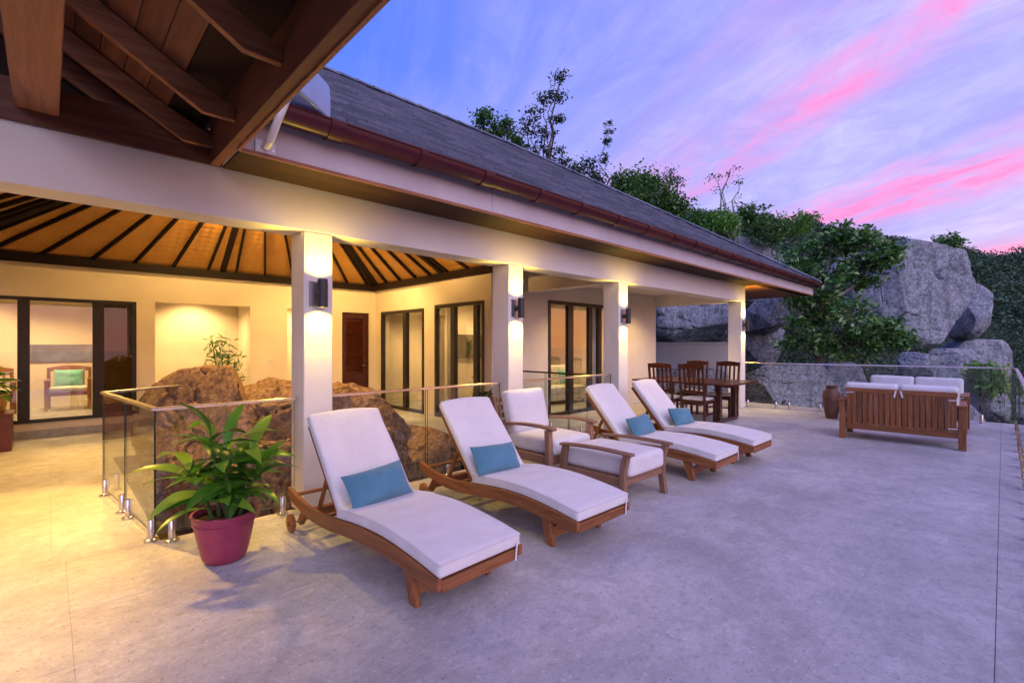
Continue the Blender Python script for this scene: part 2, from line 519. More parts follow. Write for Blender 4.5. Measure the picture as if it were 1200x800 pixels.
def m_shingle():
    m = NM('slate_shingle')
    g = m.n('ShaderNodeNewGeometry')
    v = m.coord()
    n_ = m.noise(v, 18, 5, 0.7)
    c = m.ramp(g.outputs['Random Per Island'], [(0, (0.13, 0.155, 0.22)), (0.5, (0.18, 0.21, 0.29)), (1, (0.245, 0.275, 0.36))])
    c = m.mix(m.mrange(n_, 0.4, 0.7, 0, 0.4), c, (0.08, 0.09, 0.12))
    m.col(c); m.rough(0.8, 0.25); m.bump(n_, 0.3, 0.006)
m_shingle()
def m_ground():
    m = NM('hill_ground')
    v = m.coord()
    a = m.noise(v, 0.35, 8, 0.7)
    b = m.noise(v, 3.5, 6, 0.7)
    c = m.ramp(a, [(0.3, (0.022, 0.028, 0.014)), (0.5, (0.04, 0.045, 0.022)), (0.7, (0.07, 0.062, 0.04))])
    c = m.mix(m.mrange(b, 0.45, 0.7, 0, 0.6), c, (0.02, 0.024, 0.013))
    m.col(c); m.rough(0.95, 0.1); m.bump(b, 0.8, 0.1)
m_ground()
m = NM('sea_water'); m.col((0.015, 0.03, 0.06)); m.rough(0.12, 0.5)
v = m.coord(); m.bump(m.noise(v, 0.25, 6), 0.35, 0.6)

# ------------------------------------------------------------------ mesh helpers
class MB:
    def __init__(s):
        s.v, s.f = [], []
    def add(s, vs, fs):
        o = len(s.v)
        s.v += [tuple(p) for p in vs]
        s.f += [tuple(i + o for i in f) for f in fs]
        return s
    def box(s, x0, x1, y0, y1, z0, z1):
        return s.add([(x0, y0, z0), (x1, y0, z0), (x1, y1, z0), (x0, y1, z0), (x0, y0, z1), (x1, y0, z1), (x1, y1, z1), (x0, y1, z1)],
                     [(3, 2, 1, 0), (4, 5, 6, 7), (0, 1, 5, 4), (1, 2, 6, 5), (2, 3, 7, 6), (3, 0, 4, 7)])
    def bar(s, a, b, wd, h, up=(0, 0, 1)):
        a, b = Vector(a), Vector(b)
        d = (b - a).normalized()
        sd = d.cross(Vector(up))
        if sd.length < 1e-4:
            sd = d.cross(Vector((1, 0, 0)))
        sd.normalize()
        u = sd.cross(d).normalized()
        vs = []
        for p in (a, b):
            for i, j in ((-1, -1), (1, -1), (1, 1), (-1, 1)):
                vs.append(p + sd * (i * wd / 2) + u * (j * h / 2))
        return s.add(vs, [(0, 1, 2, 3), (7, 6, 5, 4), (4, 5, 1, 0), (5, 6, 2, 1), (6, 7, 3, 2), (7, 4, 0, 3)])
    def tube(s, pts, rad, n=8, cap=True):
        pts = [Vector(p) for p in pts]
        if isinstance(rad, (int, float)):
            rad = [rad] * len(pts)
        vs, fs = [], []
        prev = None
        for i, p in enumerate(pts):
            d = (pts[min(i + 1, len(pts) - 1)] - pts[max(i - 1, 0)])
            if d.length < 1e-9:
                d = Vector((0, 0, 1))
            d.normalize()
            if prev is None:
                ref = Vector((0, 0, 1)) if abs(d.z) < 0.9 else Vector((1, 0, 0))
                sd = d.cross(ref).normalized()
            else:
                sd = (prev - d * prev.dot(d))
                sd = sd.normalized() if sd.length > 1e-6 else d.orthogonal().normalized()
            prev = sd
            u = sd.cross(d)
            for k in range(n):
                t = 2 * math.pi * k / n
                vs.append(p + (sd * math.cos(t) + u * math.sin(t)) * rad[i])
        for i in range(len(pts) - 1):
            for k in range(n):
                fs.append((i * n + k, i * n + (k + 1) % n, (i + 1) * n + (k + 1) % n, (i + 1) * n + k))
        if cap:
            fs.append(tuple(range(n - 1, -1, -1)))
            e = (len(pts) - 1) * n
            fs.append(tuple(range(e, e + n)))
        return s.add(vs, fs)
    def lathe(s, prof, n=32, c=(0, 0, 0), close=False):
        vs, fs = [], []
        for r, z in prof:
            for k in range(n):
                t = 2 * math.pi * k / n
                vs.append((c[0] + r * math.cos(t), c[1] + r * math.sin(t), c[2] + z))
        m_ = len(prof)
        for i in range(m_ - 1):
            for k in range(n):
                fs.append((i * n + k, i * n + (k + 1) % n, (i + 1) * n + (k + 1) % n, (i + 1) * n + k))
        fs.append(tuple(range(n - 1, -1, -1)))
        if close:
            fs.append(tuple(range((m_ - 1) * n, m_ * n)))
        return s.add(vs, fs)
    def prism(s, poly, a0, a1, axis='x'):
        """extrude a 2-D polygon along an axis; poly gives the other two coordinates in order"""
        def mk(p, a):
            if axis == 'x':
                return (a, p[0], p[1])
            if axis == 'y':
                return (p[0], a, p[1])
            return (p[0], p[1], a)
        n = len(poly)
        vs = [mk(p, a0) for p in poly] + [mk(p, a1) for p in poly]
        fs = [tuple(range(n - 1, -1, -1)), tuple(range(n, 2 * n))]
        fs += [(i, (i + 1) % n, n + (i + 1) % n, n + i) for i in range(n)]
        return s.add(vs, fs)
    def build(s, name, mat, parent=None, loc=None, rot=None, smooth=False, bevel=0.0, angle=35, segs=1):
        me = bpy.data.meshes.new(name)
        me.from_pydata([tuple(p) for p in s.v], [], s.f)
        bm = bmesh.new()
        bm.from_mesh(me)
        bmesh.ops.recalc_face_normals(bm, faces=bm.faces)
        if bevel:
            ed = [e for e in bm.edges if len(e.link_faces) == 2 and e.calc_face_angle(0) > R(28)]
            if ed:
                bmesh.ops.bevel(bm, geom=ed, offset=bevel, segments=segs, affect='EDGES', profile=0.6, clamp_overlap=True)
        bm.to_mesh(me)
        bm.free()
        return link(name, me, mat, parent, loc, rot, smooth or bevel > 0, angle)

def link(name, me, mat, parent=None, loc=None, rot=None, smooth=False, angle=35):
    if smooth:
        me.polygons.foreach_set('use_smooth', [True] * len(me.polygons))
        if angle < 180:
            me.set_sharp_from_angle(angle=R(angle))
    me.materials.append(MATS[mat])
    o = bpy.data.objects.new(name, me)
    col.objects.link(o)
    if parent is not None:
        o.parent = parent
    if loc is not None:
        o.location = loc
    if rot is not None:
        o.rotation_euler = rot
    return o

def share(o, name, parent, loc=(0, 0, 0), rot=(0, 0, 0), scale=None):
    c = bpy.data.objects.new(name, o.data)
    col.objects.link(c)
    c.parent = parent
    c.location = loc
    c.rotation_euler = rot
    if scale:
        c.scale = scale
    return c

def tag(o, label=None, cat=None, group=None, kind=None):
    if label: o['label'] = label
    if cat: o['category'] = cat
    if group: o['group'] = group
    if kind: o['kind'] = kind
    return o

def empty(name, loc=(0, 0, 0), rz=0, parent=None):
    o = bpy.data.objects.new(name, None)
    o.empty_display_size = 0.1
    col.objects.link(o)
    o.location = loc
    o.rotation_euler = (0, 0, rz)
    if parent is not None:
        o.parent = parent
    return o

def copy_tree(o, parent=None):
    c = o.copy()
    col.objects.link(c)
    c.parent = parent
    for ch in list(o.children):
        copy_tree(ch, c)
    return c

def spot(name, loc, target, power, size=80, blend=0.6, color=WARM, radius=0.03, parent=None):
    d = bpy.data.lights.new(name, 'SPOT')
    d.energy = power
    d.spot_size = R(size)
    d.spot_blend = blend
    d.color = color
    d.shadow_soft_size = radius
    o = bpy.data.objects.new(name, d)
    col.objects.link(o)
    v = Vector(target) - Vector(loc)
    o.rotation_euler = v.to_track_quat('-Z', 'Y').to_euler()
    o.location = loc
    if parent is not None:
        o.parent = parent
    return o

def point(name, loc, power, color=WARM2, radius=0.08, parent=None):
    d = bpy.data.lights.new(name, 'POINT')
    d.energy = power
    d.color = color
    d.shadow_soft_size = radius
    o = bpy.data.objects.new(name, d)
    col.objects.link(o)
    o.location = loc
    if parent is not None:
        o.parent = parent
    return o

def rbox(sx, sy, sz, r, n=10, puff=0.0, fn=None, mb=None, sag=0.0):
    """rounded, slightly puffed box centred on the origin; fn maps each point"""
    mb = mb or MB()
    idx = {}
    vs, fs = [], []
    def vid(p):
        k = tuple(round(q, 5) for q in p)
        if k not in idx:
            idx[k] = len(vs)
            vs.append(p)
        return idx[k]
    t = [-1 + 2 * i / n for i in range(n + 1)]
    for ax in range(3):
        for sg in (-1, 1):
            for i in range(n):
                for j in range(n):
                    q = []
                    for a_, b_ in ((i, j), (i + 1, j), (i + 1, j + 1), (i, j + 1)):
                        p = [0, 0, 0]
                        p[ax] = sg
                        p[(ax + 1) % 3] = t[a_]
                        p[(ax + 2) % 3] = t[b_]
                        q.append(vid(tuple(p)))
                    fs.append(q if sg > 0 else q[::-1])
    h = (sx / 2, sy / 2, sz / 2)
    res = []
    def ss(x):
        # crowd the samples toward the edges so the rounding stays smooth
        return math.copysign(1 - (1 - abs(x)) ** 1.6, x)
    for p in vs:
        q = Vector([ss(p[k]) * h[k] for k in range(3)])
        inn = Vector([max(-(h[k] - r), min(h[k] - r, q[k])) for k in range(3)])
        d = q - inn
        if d.length > 1e-9:
            q = inn + d.normalized() * r if d.length > r * 0.2 else q
        u, v_ = q.x / h[0], q.y / h[1]
        if puff:
            k = max(0, 1 - u * u) ** 0.5 * max(0, 1 - v_ * v_) ** 0.5
            q.z += math.copysign(puff * k, q.z) if abs(q.z) > 1e-6 else 0
        if fn:
            q = Vector(fn(q))
        res.append(q)
    return mb.add(res, fs)

def pillow_mesh(wd, ht, th, n=20):
    """scatter cushion: two puffed sheets with pointed corners, standing in the x-z plane"""
    mb = MB()
    vs, fs = [], []
    for sg in (-1, 1):
        for i in range(n + 1):
            for j in range(n + 1):
                u, v_ = -1 + 2 * i / n, -1 + 2 * j / n
                k = (max(0, 1 - u ** 4) * max(0, 1 - v_ ** 4)) ** 0.6
                pin = 1 - 0.07 * (1 - abs(u) ** 3) * abs(v_) ** 2
                pin2 = 1 - 0.06 * (1 - abs(v_) ** 3) * abs(u) ** 2
                nz = noise.noise(Vector((u * 2.1, v_ * 2.1, sg * 3.3))) * 0.014 + noise.noise(Vector((u * 6.1, v_ * 3.1, sg * 7.3))) * 0.007
                vs.append((u * wd / 2 * pin2, sg * (th / 2 * k) + nz * k, v_ * ht / 2 * pin))
    N = n + 1
    for s_ in range(2):
        for i in range(n):
            for j in range(n):
                a = s_ * N * N + i * N + j
                q = (a, a + N, a + N + 1, a + 1)
                fs.append(q if s_ == 0 else q[::-1])
    return mb.add(vs, fs)

rng = np.random.default_rng(7)
random.seed(11)

def leaf_cloud(name, mat, centers, length, width, parent=None, up=0.35, seed=1, droop=0.2):
    """one mesh of many small folded leaves at the given centres"""
    g = np.random.default_rng(seed)
    c = np.asarray(centers, dtype=np.float64)
    n = len(c)
    d = g.normal(size=(n, 3)); d[:, 2] = d[:, 2] * 0.6 - droop
    d /= np.linalg.norm(d, axis=1, keepdims=True)
    nm = g.normal(size=(n, 3)) * 0.8; nm[:, 2] += up * 3
    sd = np.cross(d, nm); sd /= np.linalg.norm(sd, axis=1, keepdims=True) + 1e-9
    nn = np.cross(sd, d)
    L = (length * g.uniform(0.65, 1.3, n))[:, None]
    W = (width * g.uniform(0.7, 1.25, n))[:, None]
    a = c - d * L * 0.5
    b = c + d * L * 0.5 - nn * L * 0.08
    m1 = c + sd * W * 0.5 + nn * W * 0.18
    m2 = c - sd * W * 0.5 + nn * W * 0.18
    v = np.stack([a, m1, b, m2], axis=1).reshape(-1, 3)
    me = bpy.data.meshes.new(name)
    me.vertices.add(4 * n); me.vertices.foreach_set('co', v.ravel())
    me.loops.add(6 * n)
    base = (np.arange(n) * 4)[:, None]
    me.loops.foreach_set('vertex_index', (base + np.array([0, 1, 2, 0, 2, 3])).ravel().astype(np.int32))
    me.polygons.add(2 * n)
    me.polygons.foreach_set('loop_start', (np.arange(2 * n) * 3).astype(np.int32))
    me.update(calc_edges=True)
    me.validate()
    return link(name, me, mat, parent)

def clumps(g, cen, rad, n_clump, n_leaf, spread, shell=0.55):
    """leaf centres gathered in clumps spread through an ellipsoid"""
    pts = []
    cc = []
    for _ in range(n_clump):
        d = g.normal(size=3); d /= np.linalg.norm(d)
        r = shell + (1 - shell) * g.random() ** 0.6 if g.random() < 0.75 else g.random()
        p = np.array(cen) + d * np.array(rad) * r
        cc.append(p)
        k = int(n_leaf * g.uniform(0.5, 1.5))
        pts.append(p + g.normal(size=(k, 3)) * spread * g.uniform(0.7, 1.2) * np.array([1, 1, 0.7]))
    return np.concatenate(pts), cc

# ------------------------------------------------------------------ setting: floor, terrain, sea
YB = 10.8      # back wall of the covered court
XS = 5.8       # side wall with sliding doors
YC = 4.3       # front face of the colonnade
Y2 = 6.5       # front wall of the bedroom wing
X2 = 11.6      # its end

floor = MB()
rects = [(-3.2, 13.0, -0.42, 4.5), (-3.2, 0.62, 4.5, YB), (0.62, XS, 8.2, YB), (4.8, XS, 6.0, 8.2), (6.2, 13.0, 4.5, 9.2)]
# bed below the slabs (joint colour), all round the sunken rock garden
for (a, b, c, d) in rects:
    floor.box(a, b, c, d, -0.30, -0.008)
floor = floor.build('terrace_floor', 'grout')
tag(floor, 'pale travertine terrace paving of large slabs with faint joints', 'floor', kind='structure')
slabs = {}
def lay(x0, x1, y0, y1, sx, sy, ox=0.0, oy=0.0):
    g = 0.0007
    i = math.floor((x0 - ox) / sx)
    while ox + i * sx < x1 - 1e-6:
        j = math.floor((y0 - oy) / sy)
        while oy + j * sy < y1 - 1e-6:
            a, b = max(x0, ox + i * sx), min(x1, ox + (i + 1) * sx)
            c, d = max(y0, oy + j * sy), min(y1, oy + (j + 1) * sy)
            if b - a > 0.02 and d - c > 0.02:
                key = (round(b - a, 3), round(d - c, 3))
                if key not in slabs:
                    hx, hy = key[0] / 2 - g / 2, key[1] / 2 - g / 2
                    mb = MB().box(-hx, hx, -hy, hy, -0.0075, 0.0)
                    slabs[key] = mb.build('slab', 'travertine', floor, ((a + b) / 2, (c + d) / 2, random.uniform(-0.0006, 0.0006)), bevel=0.0004)
                else:
                    share(slabs[key], 'slab', floor, ((a + b) / 2, (c + d) / 2, random.uniform(-0.0006, 0.0006)))
            j += 1
        i += 1
lay(-1.2, 13.0, 0.03, 4.5, 1.2, 0.6, 0.09, 0.03)
lay(-1.2, 13.0, -0.42, 0.0285, 1.2, 0.6, 0.09, -0.5725)
lay(-2.4, 0.62, 4.5, YB, 1.2, 0.6, 0.02, 0.1)
lay(0.62, XS, 8.2, YB, 1.2, 0.6, 0.02, 0.1)
lay(4.8, XS, 6.0, 8.2, 1.0, 0.6, 4.8, 0.0)
lay(6.2, 13.0, 4.5, Y2, 1.2, 0.6, 0.09, 0.1)

# terrain: one polar sheet, house terrace in the middle, hill behind and to the right, falling to the sea on the other side
def ridge_el(ph):
    xs = [-180, -150, -100, -60, -38, -20, -1.2, 5.2, 12, 17.2, 30, 46, 90, 130, 160, 180]
    ys = [-0.02, -0.25, -0.3, -0.3, -0.14, 0.04, 0.106, 0.139, 0.182, 0.218, 0.25, 0.27, 0.27, 0.2, 0.06, -0.02]
    return float(np.interp(ph, xs, ys))
def near_z(ph):
    xs = [-180, -60, -20, 0, 8, 17, 30, 50, 90, 130, 180]
    ys = [-4, -9, -9, -6, -2.2, 0.3, 2.0, 4.0, 4.0, 2.0, -3]
    return float(np.interp(ph, xs, ys))
RAD = [0, 6, 12, 14, 16, 19, 23, 28, 34, 42, 52, 65, 80, 95, 110, 125, 138, 150, 165, 190, 240, 330]
def terr(ph, r):
    ez, nz = ridge_el(ph), near_z(ph)
    zr = 1.5 + ez * 150
    if r <= 14:
        z = min(-1.3, nz)
    elif r <= 24:
        t = (r - 14) / 10
        z = min(-1.3, nz) * (1 - t) + nz * t
    elif r <= 150:
        t = (r - 24) / 126
        z = nz + (zr - nz) * (t ** 1.05)
    else:
        z = zr - (r - 150) * 0.35
    p = Vector((math.cos(R(ph)) * r, math.sin(R(ph)) * r, 0))
    if r > 16:
        z += noise.fractal(p * 0.06, 1.0, 2.0, 4) * min(4.0, (r - 16) * 0.06)
    return Vector((p.x, p.y, z))
NP = 288
gm = MB()
vs = []
for r in RAD:
    for k in range(NP):
        vs.append(terr(-180 + 360 * k / NP, max(r, 0.01)))
fs = []
for i in range(len(RAD) - 1):
    for k in range(NP):
        fs.append((i * NP + k, i * NP + (k + 1) % NP, (i + 1) * NP + (k + 1) % NP, (i + 1) * NP + k))
gm.add([(p.x + 2.0, p.y + 3.0, p.z) if False else (p.x, p.y, p.z) for p in vs], fs)
ground = gm.build('ground', 'hill_ground', smooth=True, angle=180)
tag(ground, 'dark wooded hillside ground rising behind the house', 'ground', kind='structure')
sea = MB().box(-4000, 4000, -4000, 4000, -46, -45).build('sea', 'sea_water')
tag(sea, 'dark dusk sea far below the terrace', 'sea', kind='structure')

# floor of the sunken rock garden
bed = MB()
bed.box(0.62, 4.8, 4.5, 8.2, -1.0, -0.9)
bed.box(4.8, 6.2, 4.5, 6.0, -1.0, -0.9)
bed = bed.build('garden_bed', 'earth')
tag(bed, 'brown soil bed of the sunken rock garden behind glass', 'ground', kind='structure')

# ------------------------------------------------------------------ the villa
villa = empty('villa', (4, 7, 0))
tag(villa, 'single storey villa with lit white colonnade and slate hip roof', 'house')
VI = Matrix.Translation((-4, -7, 0))
def vpart(mb, name, mat, parent=None, **k):
    """build in world coordinates under the villa (or one of its parts, which keep the villa's origin)"""
    o = mb.build(name, mat, None, **k)
    if parent is None:
        o.parent = villa
        o.matrix_parent_inverse = VI
    else:
        o.parent = parent
    return o
def vempty(name):
    o = empty(name)
    o.parent = villa
    o.matrix_parent_inverse = VI
    return o

def wall_x(mb, y0, y1, x0, x1, z0, z1, holes):
    """wall running along x; holes = (x0, x1, z0, z1)"""
    xs = sorted({x0, x1, *[h[0] for h in holes], *[h[1] for h in holes]})
    for a, b in zip(xs, xs[1:]):
        zz = [(z0, z1)]
        for h in holes:
            if h[0] <= a + 1e-6 and h[1] >= b - 1e-6:
                nz = []
                for (p, q) in zz:
                    if h[2] > p: nz.append((p, min(q, h[2])))
                    if h[3] < q: nz.append((max(p, h[3]), q))
                zz = nz
        for p, q in zz:
            if q - p > 1e-4:
                mb.box(a, b, y0, y1, p, q)
def wall_y(mb, x0, x1, y0, y1, z0, z1, holes):
    ys = sorted({y0, y1, *[h[0] for h in holes], *[h[1] for h in holes]})
    for a, b in zip(ys, ys[1:]):
        zz = [(z0, z1)]
        for h in holes:
            if h[0] <= a + 1e-6 and h[1] >= b - 1e-6:
                nz = []
                for (p, q) in zz:
                    if h[2] > p: nz.append((p, min(q, h[2])))
                    if h[3] < q: nz.append((max(p, h[3]), q))
                zz = nz
        for p, q in zz:
            if q - p > 1e-4:
                mb.box(x0, x1, a, b, p, q)

# columns and beams
COLX = [1.75, 4.25, 6.70, 11.82]
CW = 0.13
for cx_ in COLX:
    vpart(MB().box(cx_ - CW, cx_ + CW, YC, YC + 0.30, 0.0, 2.5), 'column', 'plaster_white', bevel=0.006)
vpart(MB().box(-3.2, 11.95, YC, YC + 0.30, 2.5, 2.90), 'beam', 'plaster_white', bevel=0.006)
vpart(MB().box(X2 + 0.1, 11.94, YC + 0.30, Y2 + 0.25, 2.5, 2.88), 'beam', 'plaster_white', bevel=0.006)
vpart(MB().box(6.58, 6.82, YC + 0.30, Y2, 2.5, 2.88), 'beam', 'plaster', bevel=0.006)
# back wall of the court
mb = MB()
WIN = (-1.30, 1.14, 0.24, 2.25)
NI1 = (1.41, 2.99, 0.0, 2.27)
NI2 = (3.72, 4.62, 0.0, 2.27)
LOU = (4.95, 5.64, 0.0, 2.25)
wall_x(mb, YB, YB + 0.22, -1.6, 9.2, 0, 3.1, [WIN, NI1, NI2, LOU])
vpart(mb, 'wall', 'plaster_inside')
mb = MB()
DR1 = (8.67, 10.5, 0.0, 2.27)
DR2 = (6.52, 8.27, 0.0, 2.31)
wall_y(mb, XS, XS + 0.2, Y2, YB, 0, 3.1, [DR1, (6.7, 8.27, 0.0, 2.31)])
vpart(mb, 'wall', 'plaster_inside')
DR2 = (6.7, 8.27, 0.0, 2.31)
mb = MB()
DR3 = (7.35, 9.62, 0.0, 2.40)
wall_x(mb, Y2, Y2 + 0.2, XS + 0.2, X2 + 0.1, 0, 3.1, [DR3])
vpart(mb, 'wall', 'plaster')
vpart(MB().box(X2 - 0.1, X2 + 0.1, Y2 + 0.2, 10.8, 0, 3.1), 'wall', 'plaster')
vpart(MB().box(-1.8, -1.6, 4.6, YB + 4.2, 0, 3.1), 'wall', 'plaster_inside')
# rooms behind the glass
mb = MB()
mb.box(-1.6, 1.25, 13.4, 13.6, 0, 2.7)          # back of the left room
mb.box(1.16, 1.30, YB + 0.22, 13.4, 0, 2.7)
mb.box(XS + 0.2, 7.15, 8.33, 8.45, 0, 2.75)     # television partition
mb.box(9.2, X2 - 0.1, 10.6, 10.8, 0, 2.75)
mb.box(7.6, 7.72, 8.46, YB, 0, 2.75)
vpart(mb, 'interior_wall', 'plaster_inside')
mb = MB()
mb.box(-1.6, 1.16, YB + 0.22, 13.4, 2.7, 2.8)
mb.box(XS + 0.2, X2 - 0.1, Y2 + 0.2, YB, 2.75, 2.85)
vpart(mb, 'interior_ceiling', 'plaster_white')
mb = MB()
mb.box(-1.6, 1.16, YB + 0.22, 13.4, 0.16, 0.24)
mb.box(XS + 0.2, X2 - 0.1, Y2 + 0.2, YB, -0.1, -0.004)
vpart(mb, 'interior_floor', 'skirting_stone')
# niches: lit passages behind the back wall
mb = MB()
mb.box(1.31, 4.75, YB + 1.3, YB + 1.45, 0, 2.7)
mb.box(3.10, 3.22, YB + 0.22, YB + 1.3, 0, 2.7)
mb.box(4.64, 4.75, YB + 0.22, YB + 1.3, 0, 2.7)
mb.box(1.31, 4.75, YB + 0.22, YB + 1.45, 2.7, 2.8)
mb.box(1.31, 4.75, YB + 0.22, YB + 1.45, -0.1, 0.0)
vpart(mb, 'niche_wall', 'plaster_inside')
# stone skirting at the left window
vpart(MB().box(-1.6, 1.38, YB - 0.02, YB - 0.001, 0.0, 0.12), 'skirting', 'skirting_stone', bevel=0.003)
# flat soffit over the dining end
vpart(MB().box(6.82, X2 + 0.1, YC + 0.30, Y2, 2.78, 2.86), 'soffit', 'plaster')

# ---- woven hip ceiling of the court
ceil = vempty('woven_ceiling')
AP = Vector((2.3, 7.6, 4.75))
zb = 2.93
x0c, x1c, y0c, y1c = -1.2, XS - 0.02, YC + 0.32, YB - 0.02
def panel(a, b):
    """woven panel between two ridge points of the wall plate and the apex"""
    a, b = Vector(a), Vector(b)
    ap_a = a.lerp(AP, 0.97); ap_b = b.lerp(AP, 0.97)
    c_ = (a + b) / 2
    X_ = (b - a).normalized()
    N_ = X_.cross(AP - c_).normalized()
    if N_.z > 0: N_ = -N_
    Y_ = N_.cross(X_)
    M = Matrix((X_, Y_, N_)).transposed().to_4x4()
    M.translation = c_
    Mi = M.inverted()
    q = [Mi @ p for p in (a, b, ap_b, ap_a)]
    mb = MB()
    t = 0.012
    mb.add([(p.x, p.y, p.z) for p in q] + [(p.x, p.y, p.z - t) for p in q],
           [(0, 1, 2, 3), (7, 6, 5, 4), (0, 4, 5, 1), (1, 5, 6, 2), (2, 6, 7, 3), (3, 7, 4, 0)])
    o = mb.build('woven_panel', 'woven_bamboo', ceil)
    o.matrix_local = M
    return o
backx = [x0c, -0.68, -0.12, 0.51, 1.08, 1.66, 2.23, 2.72, 3.27, 3.85, 4.45, 5.1, x1c]
sidey = [y1c, 10.16, 9.53, 8.90, 8.33, 7.72, 7.05, 6.4, 5.7, 5.1, y0c]
for a, b in zip(backx, backx[1:]):
    panel((a, y1c, zb), (b, y1c, zb))
for a, b in zip(sidey, sidey[1:]):
    panel((x1c, a, zb), (x1c, b, zb))
    panel((x0c, a, zb), (x0c, b, zb))
for a, b in zip(backx, backx[1:]):
    panel((a, y0c, zb), (b, y0c, zb))
def rafter(p, wd=0.038, h=0.055):
    p = Vector(p)
    d = (AP - p)
    n_ = Vector((0, 0, -1))
    q = p + Vector((0, 0, -0.035))
    e = AP + Vector((0, 0, -0.035))
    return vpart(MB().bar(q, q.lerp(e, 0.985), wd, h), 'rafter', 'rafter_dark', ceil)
for x in backx[1:-1]:
    rafter((x, y1c, zb)); rafter((x, y0c, zb))
for y in sidey[1:-1]:
    rafter((x1c, y, zb)); rafter((x0c, y, zb))
rafter((2.48, y1c, zb), 0.09, 0.07); rafter((x1c, 7.9, zb), 0.09, 0.07)
for x in (x0c, x1c):
    for y in (y0c, y1c):
        rafter((x, y, zb), 0.085, 0.08)
        if y == y1c:
            rafter((x + (0.16 if x < 2 else -0.16), y, zb), 0.036, 0.055); rafter((x, y - 0.16, zb), 0.036, 0.055)
mb = MB()
mb.box(x0c - 0.2, x1c, y1c - 0.09, y1c, 2.79, 2.93)
vpart(mb, 'wall_plate', 'rafter_dark', ceil)
vpart(MB().box(x1c - 0.09, x1c, y0c, y1c - 0.09, 2.79, 2.93), 'wall_plate', 'rafter_dark', ceil)
vpart(MB().box(x0c, x1c - 0.09, y0c, y0c + 0.06, 2.82, 2.93), 'wall_plate', 'rafter_dark', ceil)

# ---- main roof
XE, YE, ZE = 15.75, 3.70, 3.25
RY, RZ, RX = 7.6, 5.86, 7.35
roof = vempty('roof')
mb = MB()
A = (0.98, YE, ZE); B = (XE, YE, ZE); C_ = (RX, RY, RZ); D = (0.98, RY, RZ); E_ = (XE, 11.5, ZE); F_ = (0.98, 11.5, ZE)
mb.add([A, B, C_, D], [(0, 1, 2, 3)])
mb.add([B, E_, C_], [(0, 1, 2)])
mb.add([E_, F_, D, C_], [(0, 1, 2, 3)])
vpart(mb, 'roof_deck', 'slate_shingle', roof)
# overlapping shingle courses on the visible slope
L = math.hypot(RY - YE, RZ - ZE)
sy, sz = (RY - YE) / L, (RZ - ZE) / L
course = 0.165
nc = int(L / course)
mb = MB()
rs = random.Random(3)
for i in range(nc + 1):
    s0 = i * course - 0.03
    s1 = min(L, s0 + course * 1.25)
    xe = XE - (XE - RX) * max(0, s0) / L - 0.02
    x = 0.98 + (0.16 if i % 2 else 0)
    while x < xe:
        wd = 0.32
        b_ = min(x + wd - 0.004, xe)
        if b_ - x > 0.03:
            lift0 = 0.040 + rs.uniform(0, 0.010)
            lift1 = 0.012
            jj = rs.uniform(-0.008, 0.008)
            p0 = (YE + sy * (s0 + jj) - sz * lift0, ZE + sz * (s0 + jj) + sy * lift0)
            p1 = (YE + sy * s1 - sz * lift1, ZE + sz * s1 + sy * lift1)
            p2 = (YE + sy * (s0 + jj) - sz * 0.004, ZE + sz * (s0 + jj) + sy * 0.004)
            mb.add([(x, *p0), (b_, *p0), (b_, *p1), (x, *p1), (x, *p2), (b_, *p2)], [(0, 1, 2, 3), (4, 5, 1, 0), (4, 0, 3), (1, 5, 2)])
        x += wd
o = vpart(mb, 'roof_shingles', 'slate_shingle', roof)
tag(o, kind='stuff')
# hip and ridge caps
mb = MB()
def caps(p, q, step=0.3):
    p, q = Vector(p), Vector(q)
    n = int((q - p).length / step)
    for i in range(n):
        a = p.lerp(q, i / n); b = p.lerp(q, (i + 1.12) / n)
        mb.bar(a + Vector((0, 0, 0.02)), b + Vector((0, 0, 0.035)), 0.22, 0.03)
caps(B, C_)
caps(C_, D)
tag(vpart(mb, 'ridge_caps', 'slate_shingle', roof), kind='stuff')
# fascia in lengths, soffit boards, gutter
fx = [0.99, 3.4, 5.85, 8.3, 10.8, 13.3, XE - 0.08]
for a, b in zip(fx, fx[1:]):
    vpart(MB().box(a + 0.002, b - 0.002, 3.80, 3.83, 2.885, 3.26), 'fascia_board', 'fascia_paint', roof, bevel=0.003)
vpart(MB().box(XE - 0.08, XE - 0.05, 3.80, 11.0, 2.885, 3.26), 'fascia_board', 'fascia_paint', roof)
for a, b in zip(fx, fx[1:]):
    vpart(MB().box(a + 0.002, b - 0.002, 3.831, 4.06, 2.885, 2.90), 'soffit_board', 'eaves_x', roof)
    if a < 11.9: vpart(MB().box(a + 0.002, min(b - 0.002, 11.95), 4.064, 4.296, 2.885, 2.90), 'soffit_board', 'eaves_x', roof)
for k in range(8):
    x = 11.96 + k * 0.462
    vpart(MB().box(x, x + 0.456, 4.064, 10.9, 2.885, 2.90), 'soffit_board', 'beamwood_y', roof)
vpart(MB().box(0.97, XE - 0.08, 3.785, 3.799, 2.872, 2.90), 'drip_edge', 'beamwood_x', roof)
